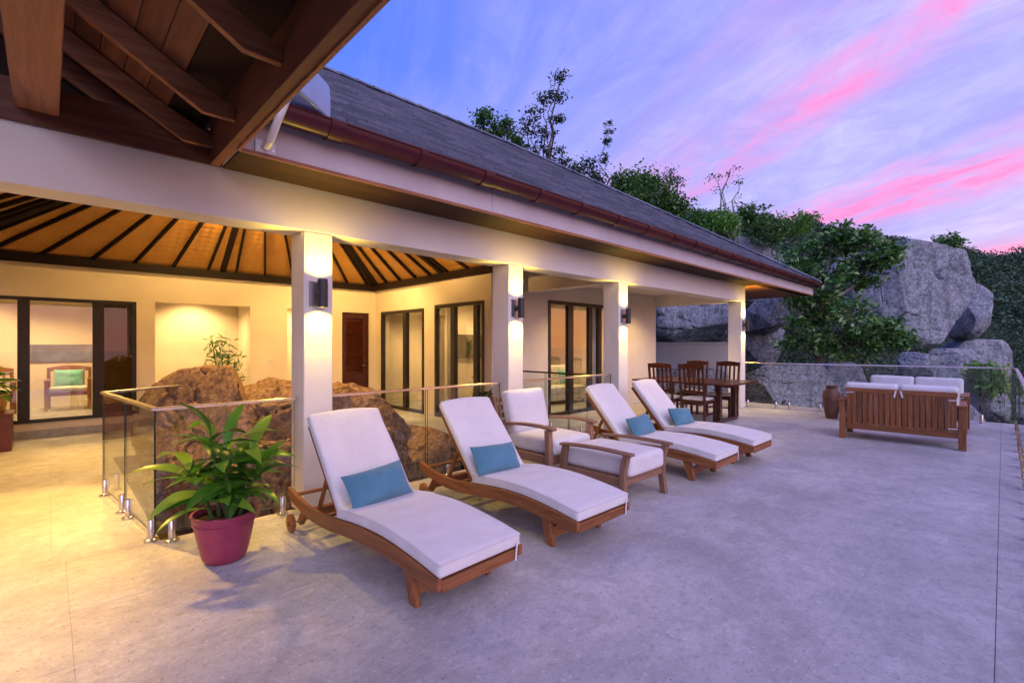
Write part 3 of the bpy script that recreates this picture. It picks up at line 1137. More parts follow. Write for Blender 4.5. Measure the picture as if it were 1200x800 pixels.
# gutter: half-round trough with collars
gut = vempty('gutter')
mb = MB()
prof = []
gr, gy, gz = 0.108, 3.690, 3.215
for k in range(13):
    t = math.pi * (1 + k / 12)
    prof.append((gy + gr * math.cos(t), gz + gr * math.sin(t)))
for k in range(12, -1, -1):
    t = math.pi * (1 + k / 12)
    prof.append((gy + (gr - 0.006) * math.cos(t), gz + (gr - 0.006) * math.sin(t)))
mb.prism(prof, 1.0, XE + 0.02, 'x')
vpart(mb, 'trough', 'gutter_red', gut, smooth=True, angle=40)
vpart(MB().tube([(1.0, gy - gr, gz + 0.004), (XE + 0.02, gy - gr, gz + 0.004)], 0.010, 8), 'rim_bead', 'gutter_red', gut, smooth=True)
col_prof = []
for k in range(13):
    t = math.pi * (1 + k / 12)
    col_prof.append((gy + (gr + 0.013) * math.cos(t), gz + 0.004 + (gr + 0.013) * math.sin(t)))
for k in range(12, -1, -1):
    t = math.pi * (1 + k / 12)
    col_prof.append((gy + (gr + 0.0005) * math.cos(t), gz + 0.004 + (gr + 0.0005) * math.sin(t)))
first = None
for k in range(19):
    x = 1.62 + 0.78 * k
    if x > XE: break
    hw = 0.060 if k % 2 == 0 else 0.032
    o = vpart(MB().prism(col_prof, x - hw, x + hw, 'x'), 'collar', 'gutter_red', gut, smooth=True, angle=40)

# ---- sliding doors and windows
def frame_bars(mb, axis, a0, a1, z0, z1, pos, t, dep, stiles):
    def bx(u0, u1, w0, w1):
        if axis == 'x':
            mb.box(u0, u1, pos, pos + dep, w0, w1)
        else:
            mb.box(pos, pos + dep, u0, u1, w0, w1)
    bx(a0, a1, z1 - t, z1)
    bx(a0, a1, z0, z0 + t)
    bx(a0, a0 + t, z0 + t, z1 - t)
    bx(a1 - t, a1, z0 + t, z1 - t)
    for s0, s1 in stiles:
        bx(s0, s1, z0 + t, z1 - t)
def pane(axis, a0, a1, z0, z1, pos, parent, mat='window_glass'):
    mb = MB()
    if axis == 'x': mb.box(a0, a1, pos, pos + 0.008, z0, z1)
    else: mb.box(pos, pos + 0.008, a0, a1, z0, z1)
    return vpart(mb, 'pane', mat, parent)
def slider(name, axis, a0, a1, z0, z1, pos, stiles, t=0.06, mats=None, label=None):
    d = vempty(name)
    if label: d['label'] = label
    mb = MB()
    frame_bars(mb, axis, a0, a1, z0, z1, pos, t, 0.09, stiles)
    vpart(mb, 'frame', 'bronze_frame', d, bevel=0.004)
    e = [a0 + t] + [q for s_ in stiles for q in s_] + [a1 - t]
    for i in range(0, len(e), 2):
        pane(axis, e[i] - 0.004, e[i + 1] + 0.004, z0 + t - 0.004, z1 - t + 0.004, pos + 0.04, d, (mats or {}).get(i // 2, 'window_glass'))
    return d
slider('window', 'x', WIN[0], WIN[1], WIN[2], WIN[3], YB - 0.02, [(-0.34, -0.20), (0.55, 0.70)], 0.055, {2: 'dark_glass'}, 'wide dark framed window beside the potted plant')
d_first = slider('sliding_door', 'y', DR1[0], DR1[1], 0.0, DR1[3], XS - 0.02, [(9.36, 9.50)], 0.07, None, 'two leaf glass sliding door beside the louvred door')
slider('sliding_door', 'y', DR2[0], DR2[1], 0.0, DR2[3], XS - 0.02, [(6.88, 7.00), (7.58, 7.72)], 0.07, None, 'dark framed sliding door in front of the television')
slider('sliding_door', 'x', DR3[0], DR3[1], 0.0, DR3[3], Y2 - 0.02, [(7.98, 8.16), (8.72, 8.84), (9.08, 9.2)], 0.07, None, 'sliding door reflecting the sunset behind the glass rail')
mb = MB(); mb.tube([(XS - 0.03, 10.36, 0.92), (XS - 0.075, 10.36, 0.92), (XS - 0.075, 10.36, 1.14), (XS - 0.03, 10.36, 1.14)], 0.008, 8)
vpart(mb, 'handle', 'lamp_grey', d_first, smooth=True)
# louvred door
lv = vempty('louvred_door')
lv['label'] = 'dark red wooden louvred door in the court corner'
mb = MB()
a, b = LOU[0], LOU[1]
frame_bars(mb, 'x', a, b, 0.0, LOU[3], YB + 0.04, 0.05, 0.10, [])
frame_bars(mb, 'x', a + 0.05, b - 0.05, 0.05, LOU[3] - 0.05, YB + 0.06, 0.085, 0.05, [])
mb.box(a + 0.13, b - 0.13, YB + 0.06, YB + 0.11, 0.62, 0.80)
vpart(mb, 'frame', 'mahogany_z', lv, bevel=0.003)
vpart(MB().box(a + 0.10, b - 0.10, YB + 0.115, YB + 0.13, 0.1, LOU[3] - 0.1), 'back_panel', 'mahogany_z', lv)
sl = None
z = 0.84
while z < LOU[3] - 0.17:
    mb = MB().bar((a + 0.135, YB + 0.085, z), (b - 0.135, YB + 0.085, z), 0.05, 0.012, (0, -0.7, 0.7))
    vpart(mb, 'slat', 'mahogany_x', lv)
    z += 0.048
vpart(MB().box(a + 0.13, b - 0.13, YB + 0.075, YB + 0.095, 0.13, 0.62), 'lower_panel', 'mahogany_z', lv)
mb = MB(); mb.tube([(b - 0.10, YB + 0.05, 0.98), (b - 0.10, YB - 0.01, 0.98), (b - 0.20, YB - 0.01, 0.98)], 0.010, 8)
mb.lathe([(0.024, 0), (0.024, 0.01)], 12, (b - 0.10, YB + 0.05, 1.10), True)
vpart(mb, 'handle', 'steel', lv, smooth=True)
# switch plates
for (x, z) in ((3.4, 1.12),):
    vpart(MB().box(x - 0.06, x + 0.06, YB - 0.008, YB - 0.001, z - 0.04, z + 0.04), 'switch_plate', 'switch_white')
vpart(MB().box(XS - 0.008, XS - 0.001, 8.44, 8.50, 1.1, 1.2), 'switch_plate', 'switch_white')

# ------------------------------------------------------------------ near porch roof over the terrace corner
porch = empty('porch_roof', (0, 3, 2.9))
tag(porch, 'dark timber porch roof with open rafters over the terrace corner', 'roof')
PI_ = Matrix.Translation((0, -3, -2.9))
def ppart(mb, name, mat, **k):
    o = mb.build(name, mat, porch, **k)
    o.matrix_parent_inverse = PI_
    return o
ppart(MB().box(0.90, 0.965, -0.6, 4.27, 2.885, 3.22), 'edge_beam', 'edgewood_y', bevel=0.004)
ppart(MB().box(0.962, 0.985, -0.6, 3.78, 2.872, 3.26), 'drip_board', 'beamwood_y', bevel=0.003)
ppart(MB().box(-0.15, 0.055, -0.6, 4.272, 2.97, 3.28), 'purlin', 'beamwood_y', bevel=0.006)
ppart(MB().box(-3.2, 0.985, 4.275, 4.298, 2.885, 3.15), 'wall_plate', 'edgewood_x', bevel=0.003)
def rpoly(h=0.15):
    b = [(0.90, 2.99), (0.715, 2.99), (-1.7, 2.99 + 0.6 * 2.415)]
    t = [(-1.7, 2.99 + 0.6 * 2.415 + h), (0.62, 2.99 + 0.6 * 0.095 + h * 1.05), (0.90, 2.99 + h * 0.55)]
    return b + t
for y in (0.9, 1.8, 2.7, 3.6, 4.2, 4.62):
    ppart(MB().prism(rpoly(), y - 0.022, y + 0.022, 'y'), 'rafter', 'beamwood_x', bevel=0.003)
# deck boards on the rafters
for k in range(20):
    s_ = 0.62 - k * 0.125
    za = 2.99 + 0.6 * (0.715 - s_) + 0.165
    zb_ = za + 0.6 * 0.122
    mb = MB().add([(s_, -0.6, za), (s_ - 0.121, -0.6, zb_), (s_ - 0.121, 7.2, zb_), (s_, 7.2, za),
                   (s_, -0.6, za + 0.02), (s_ - 0.121, -0.6, zb_ + 0.02), (s_ - 0.121, 7.2, zb_ + 0.02), (s_, 7.2, za + 0.02)],
                  [(0, 1, 2, 3), (7, 6, 5, 4), (0, 4, 5, 1), (1, 5, 6, 2), (2, 6, 7, 3), (3, 7, 4, 0)])
    ppart(mb, 'deck_board', 'edgewood_y')
ppart(MB().add([(-3.2, 4.70, 2.93), (0.86, 4.70, 2.93), (0.86, 4.70, 3.16), (0.60, 4.70, 3.20), (-1.85, 4.70, 4.66), (-3.2, 4.70, 4.66),
                (-3.2, 4.73, 2.93), (0.86, 4.73, 2.93), (0.86, 4.73, 3.16), (0.60, 4.73, 3.20), (-1.85, 4.73, 4.66), (-3.2, 4.73, 4.66)],
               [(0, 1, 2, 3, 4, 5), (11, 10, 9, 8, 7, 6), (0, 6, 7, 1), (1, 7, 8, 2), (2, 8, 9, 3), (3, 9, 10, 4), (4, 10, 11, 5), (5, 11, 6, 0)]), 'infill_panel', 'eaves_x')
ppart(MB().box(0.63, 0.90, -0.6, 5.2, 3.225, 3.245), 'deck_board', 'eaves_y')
ppart(MB().add([(0.95, -0.6, 3.262), (0.62, -0.6, 3.262), (-2.0, -0.6, 4.84), (-2.0, 5.2, 4.84), (0.62, 5.2, 3.262), (0.95, 5.2, 3.262),
                (0.95, -0.6, 3.30), (0.62, -0.6, 3.31), (-2.0, -0.6, 4.88), (-2.0, 5.2, 4.88), (0.62, 5.2, 3.31), (0.95, 5.2, 3.30)],
               [(0, 1, 4, 5), (1, 2, 3, 4), (6, 11, 10, 7), (7, 10, 9, 8), (0, 5, 11, 6), (2, 8, 9, 3), (0, 6, 7, 1), (1, 7, 8, 2), (5, 4, 10, 11), (4, 3, 9, 10)]), 'roof_covering', 'slate_shingle')

# bracket with a pale dish fixed to the fascia
dish = empty('antenna_dish', (1.15, 3.79, 2.945))
tag(dish, 'pale rounded plastic dish on a white wall bracket above the gutter', 'antenna')
MB().box(-0.07, 0.07, -0.012, 0.008, -0.045, 0.045).build('base_plate', 'white_metal', dish, bevel=0.004)
for dx in (-0.05, 0.05):
    MB().lathe([(0.008, 0), (0.008, 0.006)], 10, (0, 0, 0), True).build('bolt', 'steel', dish, (dx, -0.012, -0.02), (R(90), 0, 0))
MB().tube([(0.0, -0.01, 0.0), (0.0, -0.10, 0.02), (0.03, -0.20, 0.16), (0.10, -0.21, 0.36)], [0.030, 0.030, 0.026, 0.026], 12).build('arm', 'white_metal', dish, smooth=True)
def dfn(p):
    return (p.x, p.y + 0.25 * (p.x ** 2 + p.z ** 2), p.z)
o = rbox(0.36, 0.03, 0.34, 0.014, 14, 0, dfn).build('dish', 'dish_plastic', dish, (0.27, -0.21, 0.47), (R(-14), R(14), R(24)), smooth=True, angle=60)
o2 = MB().bar((0.0, 0.02, -0.15), (0.0, 0.02, 0.15), 0.012, 0.012).build('rib', 'white_metal', o)

# ------------------------------------------------------------------ lamps
def wall_lamp(x, label, y=YC, power=36):
    t = empty('wall_lamp', (x, y, 1.95))
    tag(t, label, 'lamp', 'up and down lamps on the colonnade')
    MB().box(-0.085, 0.085, -0.012, -0.001, -0.11, 0.11).build('back_plate', 'lamp_plate', t, bevel=0.002)
    mb = MB().tube([(0, -0.012, 0), (0, -0.062, 0)], 0.035, 16)
    mb.build('stem', 'lamp_grey', t, smooth=True)
    ring = [(0.030, -0.125), (0.042, -0.125), (0.042, 0.125), (0.030, 0.125), (0.030, -0.125)]
    mb = MB()
    n = 20
    vs, fs = [], []
    for r, z in ring[:4]:
        for k in range(n):
            a_ = 2 * math.pi * k / n
            vs.append((r * math.cos(a_), -0.092 + r * math.sin(a_), z))
    for i in range(4):
        for k in range(n):
            fs.append((i * n + k, i * n + (k + 1) % n, ((i + 1) % 4) * n + (k + 1) % n, ((i + 1) % 4) * n + k))
    mb.add(vs, fs)
    mb.build('tube', 'lamp_grey', t, smooth=True)
    for sg in (-1, 1):
        MB().lathe([(0.029, -0.004), (0.029, 0.004)], 16, (0, -0.092, sg * 0.10), True).build('bulb', 'bulb', t)
        spot('lamp_light', (0, -0.092, sg * 0.115), (0, -0.035, sg * 1.1), power, 140, 0.9, WARM_WALL, 0.02, t)
    return t
names = ['dark tube wall lamp on the near column behind the first lounger', 'dark tube wall lamp on the column behind the armchair',
         'dark tube wall lamp on the column before the dining end', 'dark tube wall lamp on the far end column by the table']
for x, nme in zip(COLX, names):
    wall_lamp(x, nme)
# second lamp on the inner side of the far column
def side_lamp(x, y, rz, label):
    t = wall_lamp(x, label, y)
    t.rotation_euler.z = rz
    return t
side_lamp(COLX[3] + CW, YC + 0.12, R(90), 'dark tube wall lamp on the outer side of the end column')

def ceiling_spot(x, y, z, target, power, label, size=85, colr=WARM):
    t = empty('ceiling_spotlight', (x, y, z))
    tag(t, label, 'spotlight', 'spotlights under the woven ceiling')
    MB().lathe([(0.035, 0.0), (0.035, 0.02)], 14, (0, 0, 0), True).build('mount', 'lamp_grey', t)
    MB().tube([(0, 0, 0), (0, 0, -0.10)], 0.008, 8).build('stem', 'lamp_grey', t, smooth=True)
    d = (Vector(target) - Vector((x, y, z - 0.14))).normalized()
    c0_ = Vector((0, 0, -0.14))
    MB().tube([c0_ - d * 0.07, c0_ + d * 0.06], 0.036, 16).build('can', 'lamp_grey', t, smooth=True)
    MB().tube([c0_ + d * 0.061, c0_ + d * 0.064], 0.030, 16).build('bulb', 'bulb', t, smooth=True)
    spot('spot_light', c0_ + d * 0.08, c0_ + d * 2, power, size, 0.7, colr, 0.12, t)
    return t
def cz(x, y):   # height of the woven ceiling underside
    t = max(abs(x - AP.x) / 3.5, abs(y - AP.y) / 3.2)
    return zb + (AP.z - zb) * (1 - min(1, t)) - 0.06
ceiling_spot(0.55, 9.0, cz(0.55, 9.0), (-0.6, 7.4, 0), 520, 'small black ceiling spotlight over the walkway at the window', 84, WARM_FLOOR)
ceiling_spot(4.0, 8.6, cz(4.0, 8.6), (4.9, 9.9, 1.0), 330, 'small black ceiling spotlight near the louvred door', 120)
ceiling_spot(-0.35, 6.6, cz(-0.35, 6.6), (-0.40, 5.2, 0), 800, 'black ceiling spotlight over the glass rail corner', 74, WARM_FLOOR)
ceiling_spot(2.3, 6.6, cz(2.3, 6.0), (2.3, 6.4, 0), 520, 'black ceiling spotlight over the middle of the rock garden', 84)
ceiling_spot(2.2, 8.6, cz(2.2, 8.6), (2.2, 10.4, 1.2), 210, 'black ceiling spotlight aimed at the back wall', 130)
# warm unseen uplights, added on the wall plate to brighten the woven ceiling
def fill_uplight(x, y, label, aim, power=60):
    t = empty('fill_uplight', (x, y, 2.935))
    tag(t, label, 'lamp', 'fill lamps added on the wall plate')
    MB().box(-0.05, 0.05, -0.03, 0.03, 0, 0.03).build('housing', 'lamp_grey', t)
    MB().box(-0.045, 0.045, -0.025, 0.025, 0.0305, 0.034).build('lens', 'bulb', t)
    spot('fill_light', (0, 0, 0.05), tuple(Vector(aim) - Vector((x, y, 2.935))), power, 62, 0.6, WARM, 0.06, t)
for x_, y_, aim, pw_, l_ in ((0.2, 4.72, (0.2, 10.4, 4.9), 1600, 'added unseen fill lamp behind the colonnade beam near the glass corner'),
                        (2.4, 4.72, (3.0, 10.4, 4.9), 1600, 'added unseen fill lamp behind the colonnade beam beside the near column'),
                        (3.4, 4.72, (5.7, 9.0, 4.5), 1450, 'added unseen fill lamp behind the colonnade beam over the second lounger'),
                        (-0.9, 8.0, (5.0, 8.2, 5.0), 1100, 'added unseen fill lamp on the outer wall plate of the court')):
    fill_uplight(x_, y_, l_, aim, pw_)
def downlight(x, y, z, power, label, color=WARM2, size=130):
    t = empty('downlight', (x, y, z))
    tag(t, label, 'lamp', 'recessed downlights')
    MB().lathe([(0.055, -0.012), (0.055, -0.002)], 20, (0, 0, 0), True).build('trim_ring', 'white_metal', t)
    MB().lathe([(0.042, -0.018), (0.042, -0.0125)], 20, (0, 0, 0), True).build('lens', 'bulb', t)
    spot('down_light', (0, 0, -0.04), (0, 0, -2), power, size, 0.7, color, 0.05, t)
downlight(0.2, 12.2, 2.7, 230, 'recessed downlight in the room behind the wide window')
downlight(-0.8, 12.6, 2.7, 160, 'recessed downlight further inside the room behind the wide window')
downlight(2.2, YB + 0.7, 2.7, 190, 'recessed downlight in the bright wall niche')
downlight(4.1, YB + 0.7, 2.7, 160, 'recessed downlight in the passage behind the near column')
downlight(6.7, 9.6, 2.75, 200, 'recessed downlight behind the two leaf sliding door')
downlight(6.6, 7.5, 2.75, 140, 'recessed downlight in front of the television')
downlight(8.7, 8.8, 2.75, 240, 'recessed downlight over the bed')
downlight(10.2, 7.6, 2.75, 150, 'recessed downlight over the inside sofa')
downlight(8.0, 5.5, 2.78, 110, 'recessed downlight in the dining soffit near the sliding door')
downlight(10.3, 5.5, 2.78, 120, 'recessed downlight in the dining soffit over the table')

# ------------------------------------------------------------------ glass balustrades
def spigot(t, x, y, h=0.16):
    mb = MB().lathe([(0.048, 0.0), (0.048, 0.010), (0.030, 0.014), (0.025, 0.018), (0.025, h - 0.006), (0.021, h)], 18, (0, 0, 0), True)
    o = mb.build('spigot', 'steel', t, (x, y, 0.0012), smooth=True, angle=40)
    return o
def balustrade(label, pts, panes, top=1.0, bottom=0.07, rail=True, sp=0.2, railw=0.045, mat='rail_steel'):
    """pts: the line in plan; panes per straight stretch; spigots under each pane"""
    p0 = Vector((*pts[0], 0))
    t = empty('glass_balustrade', p0)
    tag(t, label, 'railing', 'glass balustrades')
    for i, (a, b) in enumerate(zip(pts, pts[1:])):
        a, b = Vector((*a, 0)) - p0, Vector((*b, 0)) - p0
        d = (b - a).normalized()
        L_ = (b - a).length
        n = panes[i]
        for k in range(n):
            u0 = a + d * (L_ * k / n + 0.012)
            u1 = a + d * (L_ * (k + 1) / n - 0.012)
            mid = (Vector((0, 0, (top + bottom) / 2)))
            mb = MB().bar(u0 + mid, u1 + mid, 0.012, top - bottom)
            go = mb.build('pane', 'rail_glass', t)
            go.data.materials.append(MATS['glass_edge'])
            nv = d.cross(Vector((0, 0, 1)))
            for f_ in go.data.polygons:
                if abs(f_.normal.dot(nv)) < 0.5: f_.material_index = 1
            pl = (u1 - u0).length
            for q in ((0.10, pl - 0.09) if 0.9 < pl < 1.03 else (0.28, pl - 0.28) if pl > 0.9 else (0.12, pl - 0.12) if pl > 0.5 else ()):
                pos = u0 + d * q
                spigot(t, pos.x, pos.y)
        if rail:
            zt = Vector((0, 0, top + 0.012))
            MB().bar(a + zt - d * 0.004 * i, b + zt, railw, 0.026).build('top_rail', mat, t, bevel=0.004)
    return t
balustrade('glass balustrade corner behind the purple flower pot', [(1.60, 4.43), (0.58, 4.43), (0.40, 6.30), (1.1, 6.75)], [1, 2, 1])
balustrade('glass balustrade with silver rail behind the second lounger', [(1.89, 4.44), (4.11, 4.44)], [2])
balustrade('glass balustrade behind the armchair between two columns', [(4.39, 4.44), (6.56, 4.44)], [2])
balustrade('short glass balustrade running back to the house wall', [(6.15, 4.6), (6.15, 6.40)], [2], mat='bronze_frame')
balustrade('glass balustrade round the far end and along the sea side', [(12.0, 4.40), (12.72, 0.16), (12.70, 0.0), (12.60, -0.11), (12.45, -0.16), (2.6, -0.16)], [5, 1, 1, 1, 8], 1.04)

# ------------------------------------------------------------------ sun loungers
def lounge_z(y):
    """top of the side rail along the lounger (y = 0 foot end .. 2.02 head end)"""
    ys = [0.0, 0.25, 0.55, 0.85, 1.1, 1.35, 1.6, 1.85, 2.02]
    zs = [0.255, 0.292, 0.318, 0.312, 0.288, 0.262, 0.258, 0.290, 0.330]
    # smooth interpolation
    i = max(0, min(len(ys) - 2, int(np.searchsorted(ys, y) - 1)))
    t = (y - ys[i]) / (ys[i + 1] - ys[i])
    m0 = (zs[i + 1] - zs[max(0, i - 1)]) / (ys[i + 1] - ys[max(0, i - 1)]) * (ys[i + 1] - ys[i])
    j = min(len(ys) - 1, i + 2)
    m1 = (zs[j] - zs[i]) / (ys[j] - ys[i]) * (ys[i + 1] - ys[i])
    return (2 * t**3 - 3 * t**2 + 1) * zs[i] + (t**3 - 2 * t**2 + t) * m0 + (-2 * t**3 + 3 * t**2) * zs[i + 1] + (t**3 - t**2) * m1
W_ = 0.655
HINGE, BLEN, BANG = 1.18, 0.80, R(49)
def make_lounger():
    t = empty('sun_lounger')
    N = 40
    for sg in (-1, 1):
        x = sg * (W_ / 2 - 0.016)
        top = [(2.02 * k / N, lounge_z(2.02 * k / N)) for k in range(N + 1)]
        bot = [(y, z - (0.088 + 0.012 * math.sin(math.pi * y / 2.02)) * (1 if 0.03 < y < 1.98 else 0.7)) for y, z in reversed(top)]
        MB().prism(top + bot, x - 0.016, x + 0.016, 'x').build('side_rail', 'teak_y', t, bevel=0.004, angle=30)
        # front leg, splayed toward the foot end
        lx = sg * (W_ / 2 - 0.052)
        MB().prism([(0.30, 0.24), (0.40, 0.24), (0.315, 0.0), (0.245, 0.0)], lx - 0.018, lx + 0.018, 'x').build('leg', 'teak_z', t, bevel=0.004)
        MB().prism([(1.70, 0.23), (1.80, 0.23), (1.93, 0.055), (1.86, 0.045)], lx - 0.018, lx + 0.018, 'x').build('leg', 'teak_z', t, bevel=0.004)
        wx = sg * (W_ / 2 + 0.022)
        wh = MB().tube([(-0.017, 0, 0), (-0.012, 0, 0), (0.012, 0, 0), (0.017, 0, 0)], [0.062, 0.068, 0.068, 0.062], 28).build('wheel', 'teak_y', t, (wx, 1.90, 0.069), smooth=True, angle=40)
        MB().tube([(sg * 0.0175, 0, 0), (sg * 0.026, 0, 0)], 0.022, 16).build('hub', 'teak_z', wh, smooth=True)
    MB().bar((-W_ / 2 + 0.03, 0.285, 0.10), (W_ / 2 - 0.03, 0.285, 0.10), 0.024, 0.085).build('stretcher', 'teak_x', t, bevel=0.003)
    MB().box(-W_ / 2 + 0.033, W_ / 2 - 0.033, 0.004, 0.028, 0.175, 0.232).build('end_rail', 'teak_x', t, bevel=0.004)
    MB().bar((-W_ / 2 + 0.03, 1.84, 0.12), (W_ / 2 - 0.03, 1.84, 0.12), 0.024, 0.06).build('stretcher', 'teak_x', t, bevel=0.003)
    MB().tube([(-W_ / 2 - 0.045, 1.90, 0.069), (W_ / 2 + 0.045, 1.90, 0.069)], 0.008, 8).build('axle', 'steel', t, smooth=True)
    # seat slats across
    y = 0.03
    sl = None
    while y < HINGE - 0.02:
        z = lounge_z(y) - 0.028
        if sl is None:
            sl = MB().box(-W_ / 2 + 0.033, W_ / 2 - 0.033, -0.026, 0.026, -0.009, 0.009).build('slat', 'teak_x', t, (0, y, z), bevel=0.003)
        else:
            o = share(sl, 'slat', t, (0, y, z), (math.atan((lounge_z(y + 0.02) - lounge_z(y - 0.02)) / 0.04), 0, 0))
        y += 0.068
    for yy in (1.45, 1.66, 1.95):
        share(sl, 'slat', t, (0, yy, lounge_z(yy) - 0.04))
    # adjustable back
    hz = lounge_z(HINGE) - 0.01
    by, bz = math.cos(BANG), math.sin(BANG)
    bf = empty('backrest', (0, HINGE, hz), 0, t)
    bf.rotation_euler = (BANG, 0, 0)
    for sg in (-1, 1):
        x = sg * (W_ / 2 - 0.060)
        MB().box(x - 0.016, x + 0.016, -0.02, BLEN, -0.045, 0.0).build('back_rail', 'teak_y', bf, bevel=0.004)
    n = 11
    bs = None
    for k in range(n):
        yy = 0.04 + k * (BLEN - 0.08) / (n - 1)
        if bs is None:
            bs = MB().box(-W_ / 2 + 0.078, W_ / 2 - 0.078, -0.024, 0.024, -0.018, 0.0).build('back_slat', 'teak_x', bf, (0, yy, -0.004), bevel=0.003)
        else:
            share(bs, 'back_slat', bf, (0, yy, -0.004))
    # prop behind the back
    py = HINGE + by * BLEN * 0.55
    pz = hz + bz * BLEN * 0.55 - 0.03
    for sg in (-1, 1):
        x = sg * (W_ / 2 - 0.10)
        MB().bar((x, py, pz), (x, 1.66, 0.20), 0.022, 0.035, (0, 1, 0.4)).build('prop', 'teak_z', t, bevel=0.003)
    MB().bar((-W_ / 2 + 0.03, 1.66, 0.20), (W_ / 2 - 0.03, 1.66, 0.20), 0.03, 0.025).build('prop_bar', 'teak_x', t, bevel=0.003)
    # mattress: seat pad follows the rail, back pad lies on the back
    th = 0.072
    def seat(p):
        y = p.y + 0.60
        z = lounge_z(max(0, min(2.0, y))) + 0.002 + th / 2
        wob = 0.008 * noise.noise(Vector((p.x * 5, p.y * 4, 1.0))) + 0.004 * noise.noise(Vector((p.x * 14, p.y * 7, 2.0)))
        return (p.x, y, z + p.z + (wob if p.z > 0 else 0))
    mt = rbox(W_ - 0.03, 1.20, th, 0.022, 22, 0.010, seat).build('mattress', 'canvas_white', t, smooth=True, angle=70)
    mb = MB()
    for zo in (-1, 1):
        pts = []
        hx, y0_, y1_ = (W_ - 0.03) / 2 - 0.006, 0.006, 1.194
        loop = []
        for k in range(25): loop.append((-hx + 2 * hx * k / 24, y0_))
        for k in range(1, 41): loop.append((hx, y0_ + (y1_ - y0_) * k / 40))
        for k in range(1, 25): loop.append((hx - 2 * hx * k / 24, y1_))
        for k in range(1, 41): loop.append((-hx, y1_ - (y1_ - y0_) * k / 40))
        pts = [(a_, b_, lounge_z(max(0, b_)) + 0.002 + th / 2 + zo * (th / 2 - 0.008)) for a_, b_ in loop]
        mb.tube(pts, 0.0068, 6)
    mb.build('piping', 'piping_white', mt, smooth=True)
    def back(p):
        wob = 0.010 * noise.noise(Vector((p.x * 5, p.y * 4, 4.0))) + 0.005 * noise.noise(Vector((p.x * 13, p.y * 8, 6.0)))
        arch = 0.03 * (1 - (p.x / (W_ / 2)) ** 2) * max(0, p.y / (BLEN / 2)) ** 3
        return (p.x, p.y + BLEN / 2 + 0.03 + arch, p.z + th / 2 + 0.002 + (wob if p.z > 0 else 0))
    rbox(W_ - 0.05, BLEN + 0.02, th, 0.024, 18, 0.012, back).build('back_mattress', 'canvas_white', bf, smooth=True, angle=70)
    # tie straps
    MB().bar((W_ / 2 - 0.055, -0.006, lounge_z(0) + 0.03), (W_ / 2 - 0.075, -0.012, lounge_z(0) - 0.075), 0.012, 0.003, (0, 1, 0)).build('strap', 'white_strap', mt)
    return t
LY = 2.08
proto = make_lounger()
LX = [1.795, 2.965, 5.37, 6.45]
LLAB = ['teak sun lounger nearest the purple pot, first in the row', 'teak sun lounger between the first lounger and the armchair',
        'teak sun lounger just beyond the footstool', 'teak sun lounger farthest along, nearest the dining table']
PLAB = ['teal pillow on the lounger nearest the purple pot', 'teal pillow on the lounger before the armchair',
        'teal pillow on the lounger just beyond the footstool', 'teal pillow on the lounger nearest the dining table']
pil0 = None
for i, x in enumerate(LX):
    o = proto if i == 0 else copy_tree(proto)
    o.location = (x, LY + (0.0, -0.02, 0.03, 0.02)[i], 0.0015)
    o.rotation_euler.z = R((1.5, -1.0, 0.5, -0.6)[i])
    tag(o, LLAB[i], 'sun lounger', 'sun loungers in a row under the colonnade')
    if pil0 is None:
        pil0 = pillow_mesh(0.50, 0.27, 0.14).build('pillow', 'teal_cloth', smooth=True, angle=80)
        p = pil0
    else:
        p = bpy.data.objects.new('pillow', pil0.data); col.objects.link(p)
    p.location = (x + (-0.07, -0.08, -0.03, -0.03)[i], LY + 1.09, 0.478)
    p.rotation_euler = (R(-33 + i), R((-4, 2, -2, 3)[i]), R((4, -3, 2, -4)[i]))
    tag(p, PLAB[i], 'pillow', 'teal pillows on the loungers')

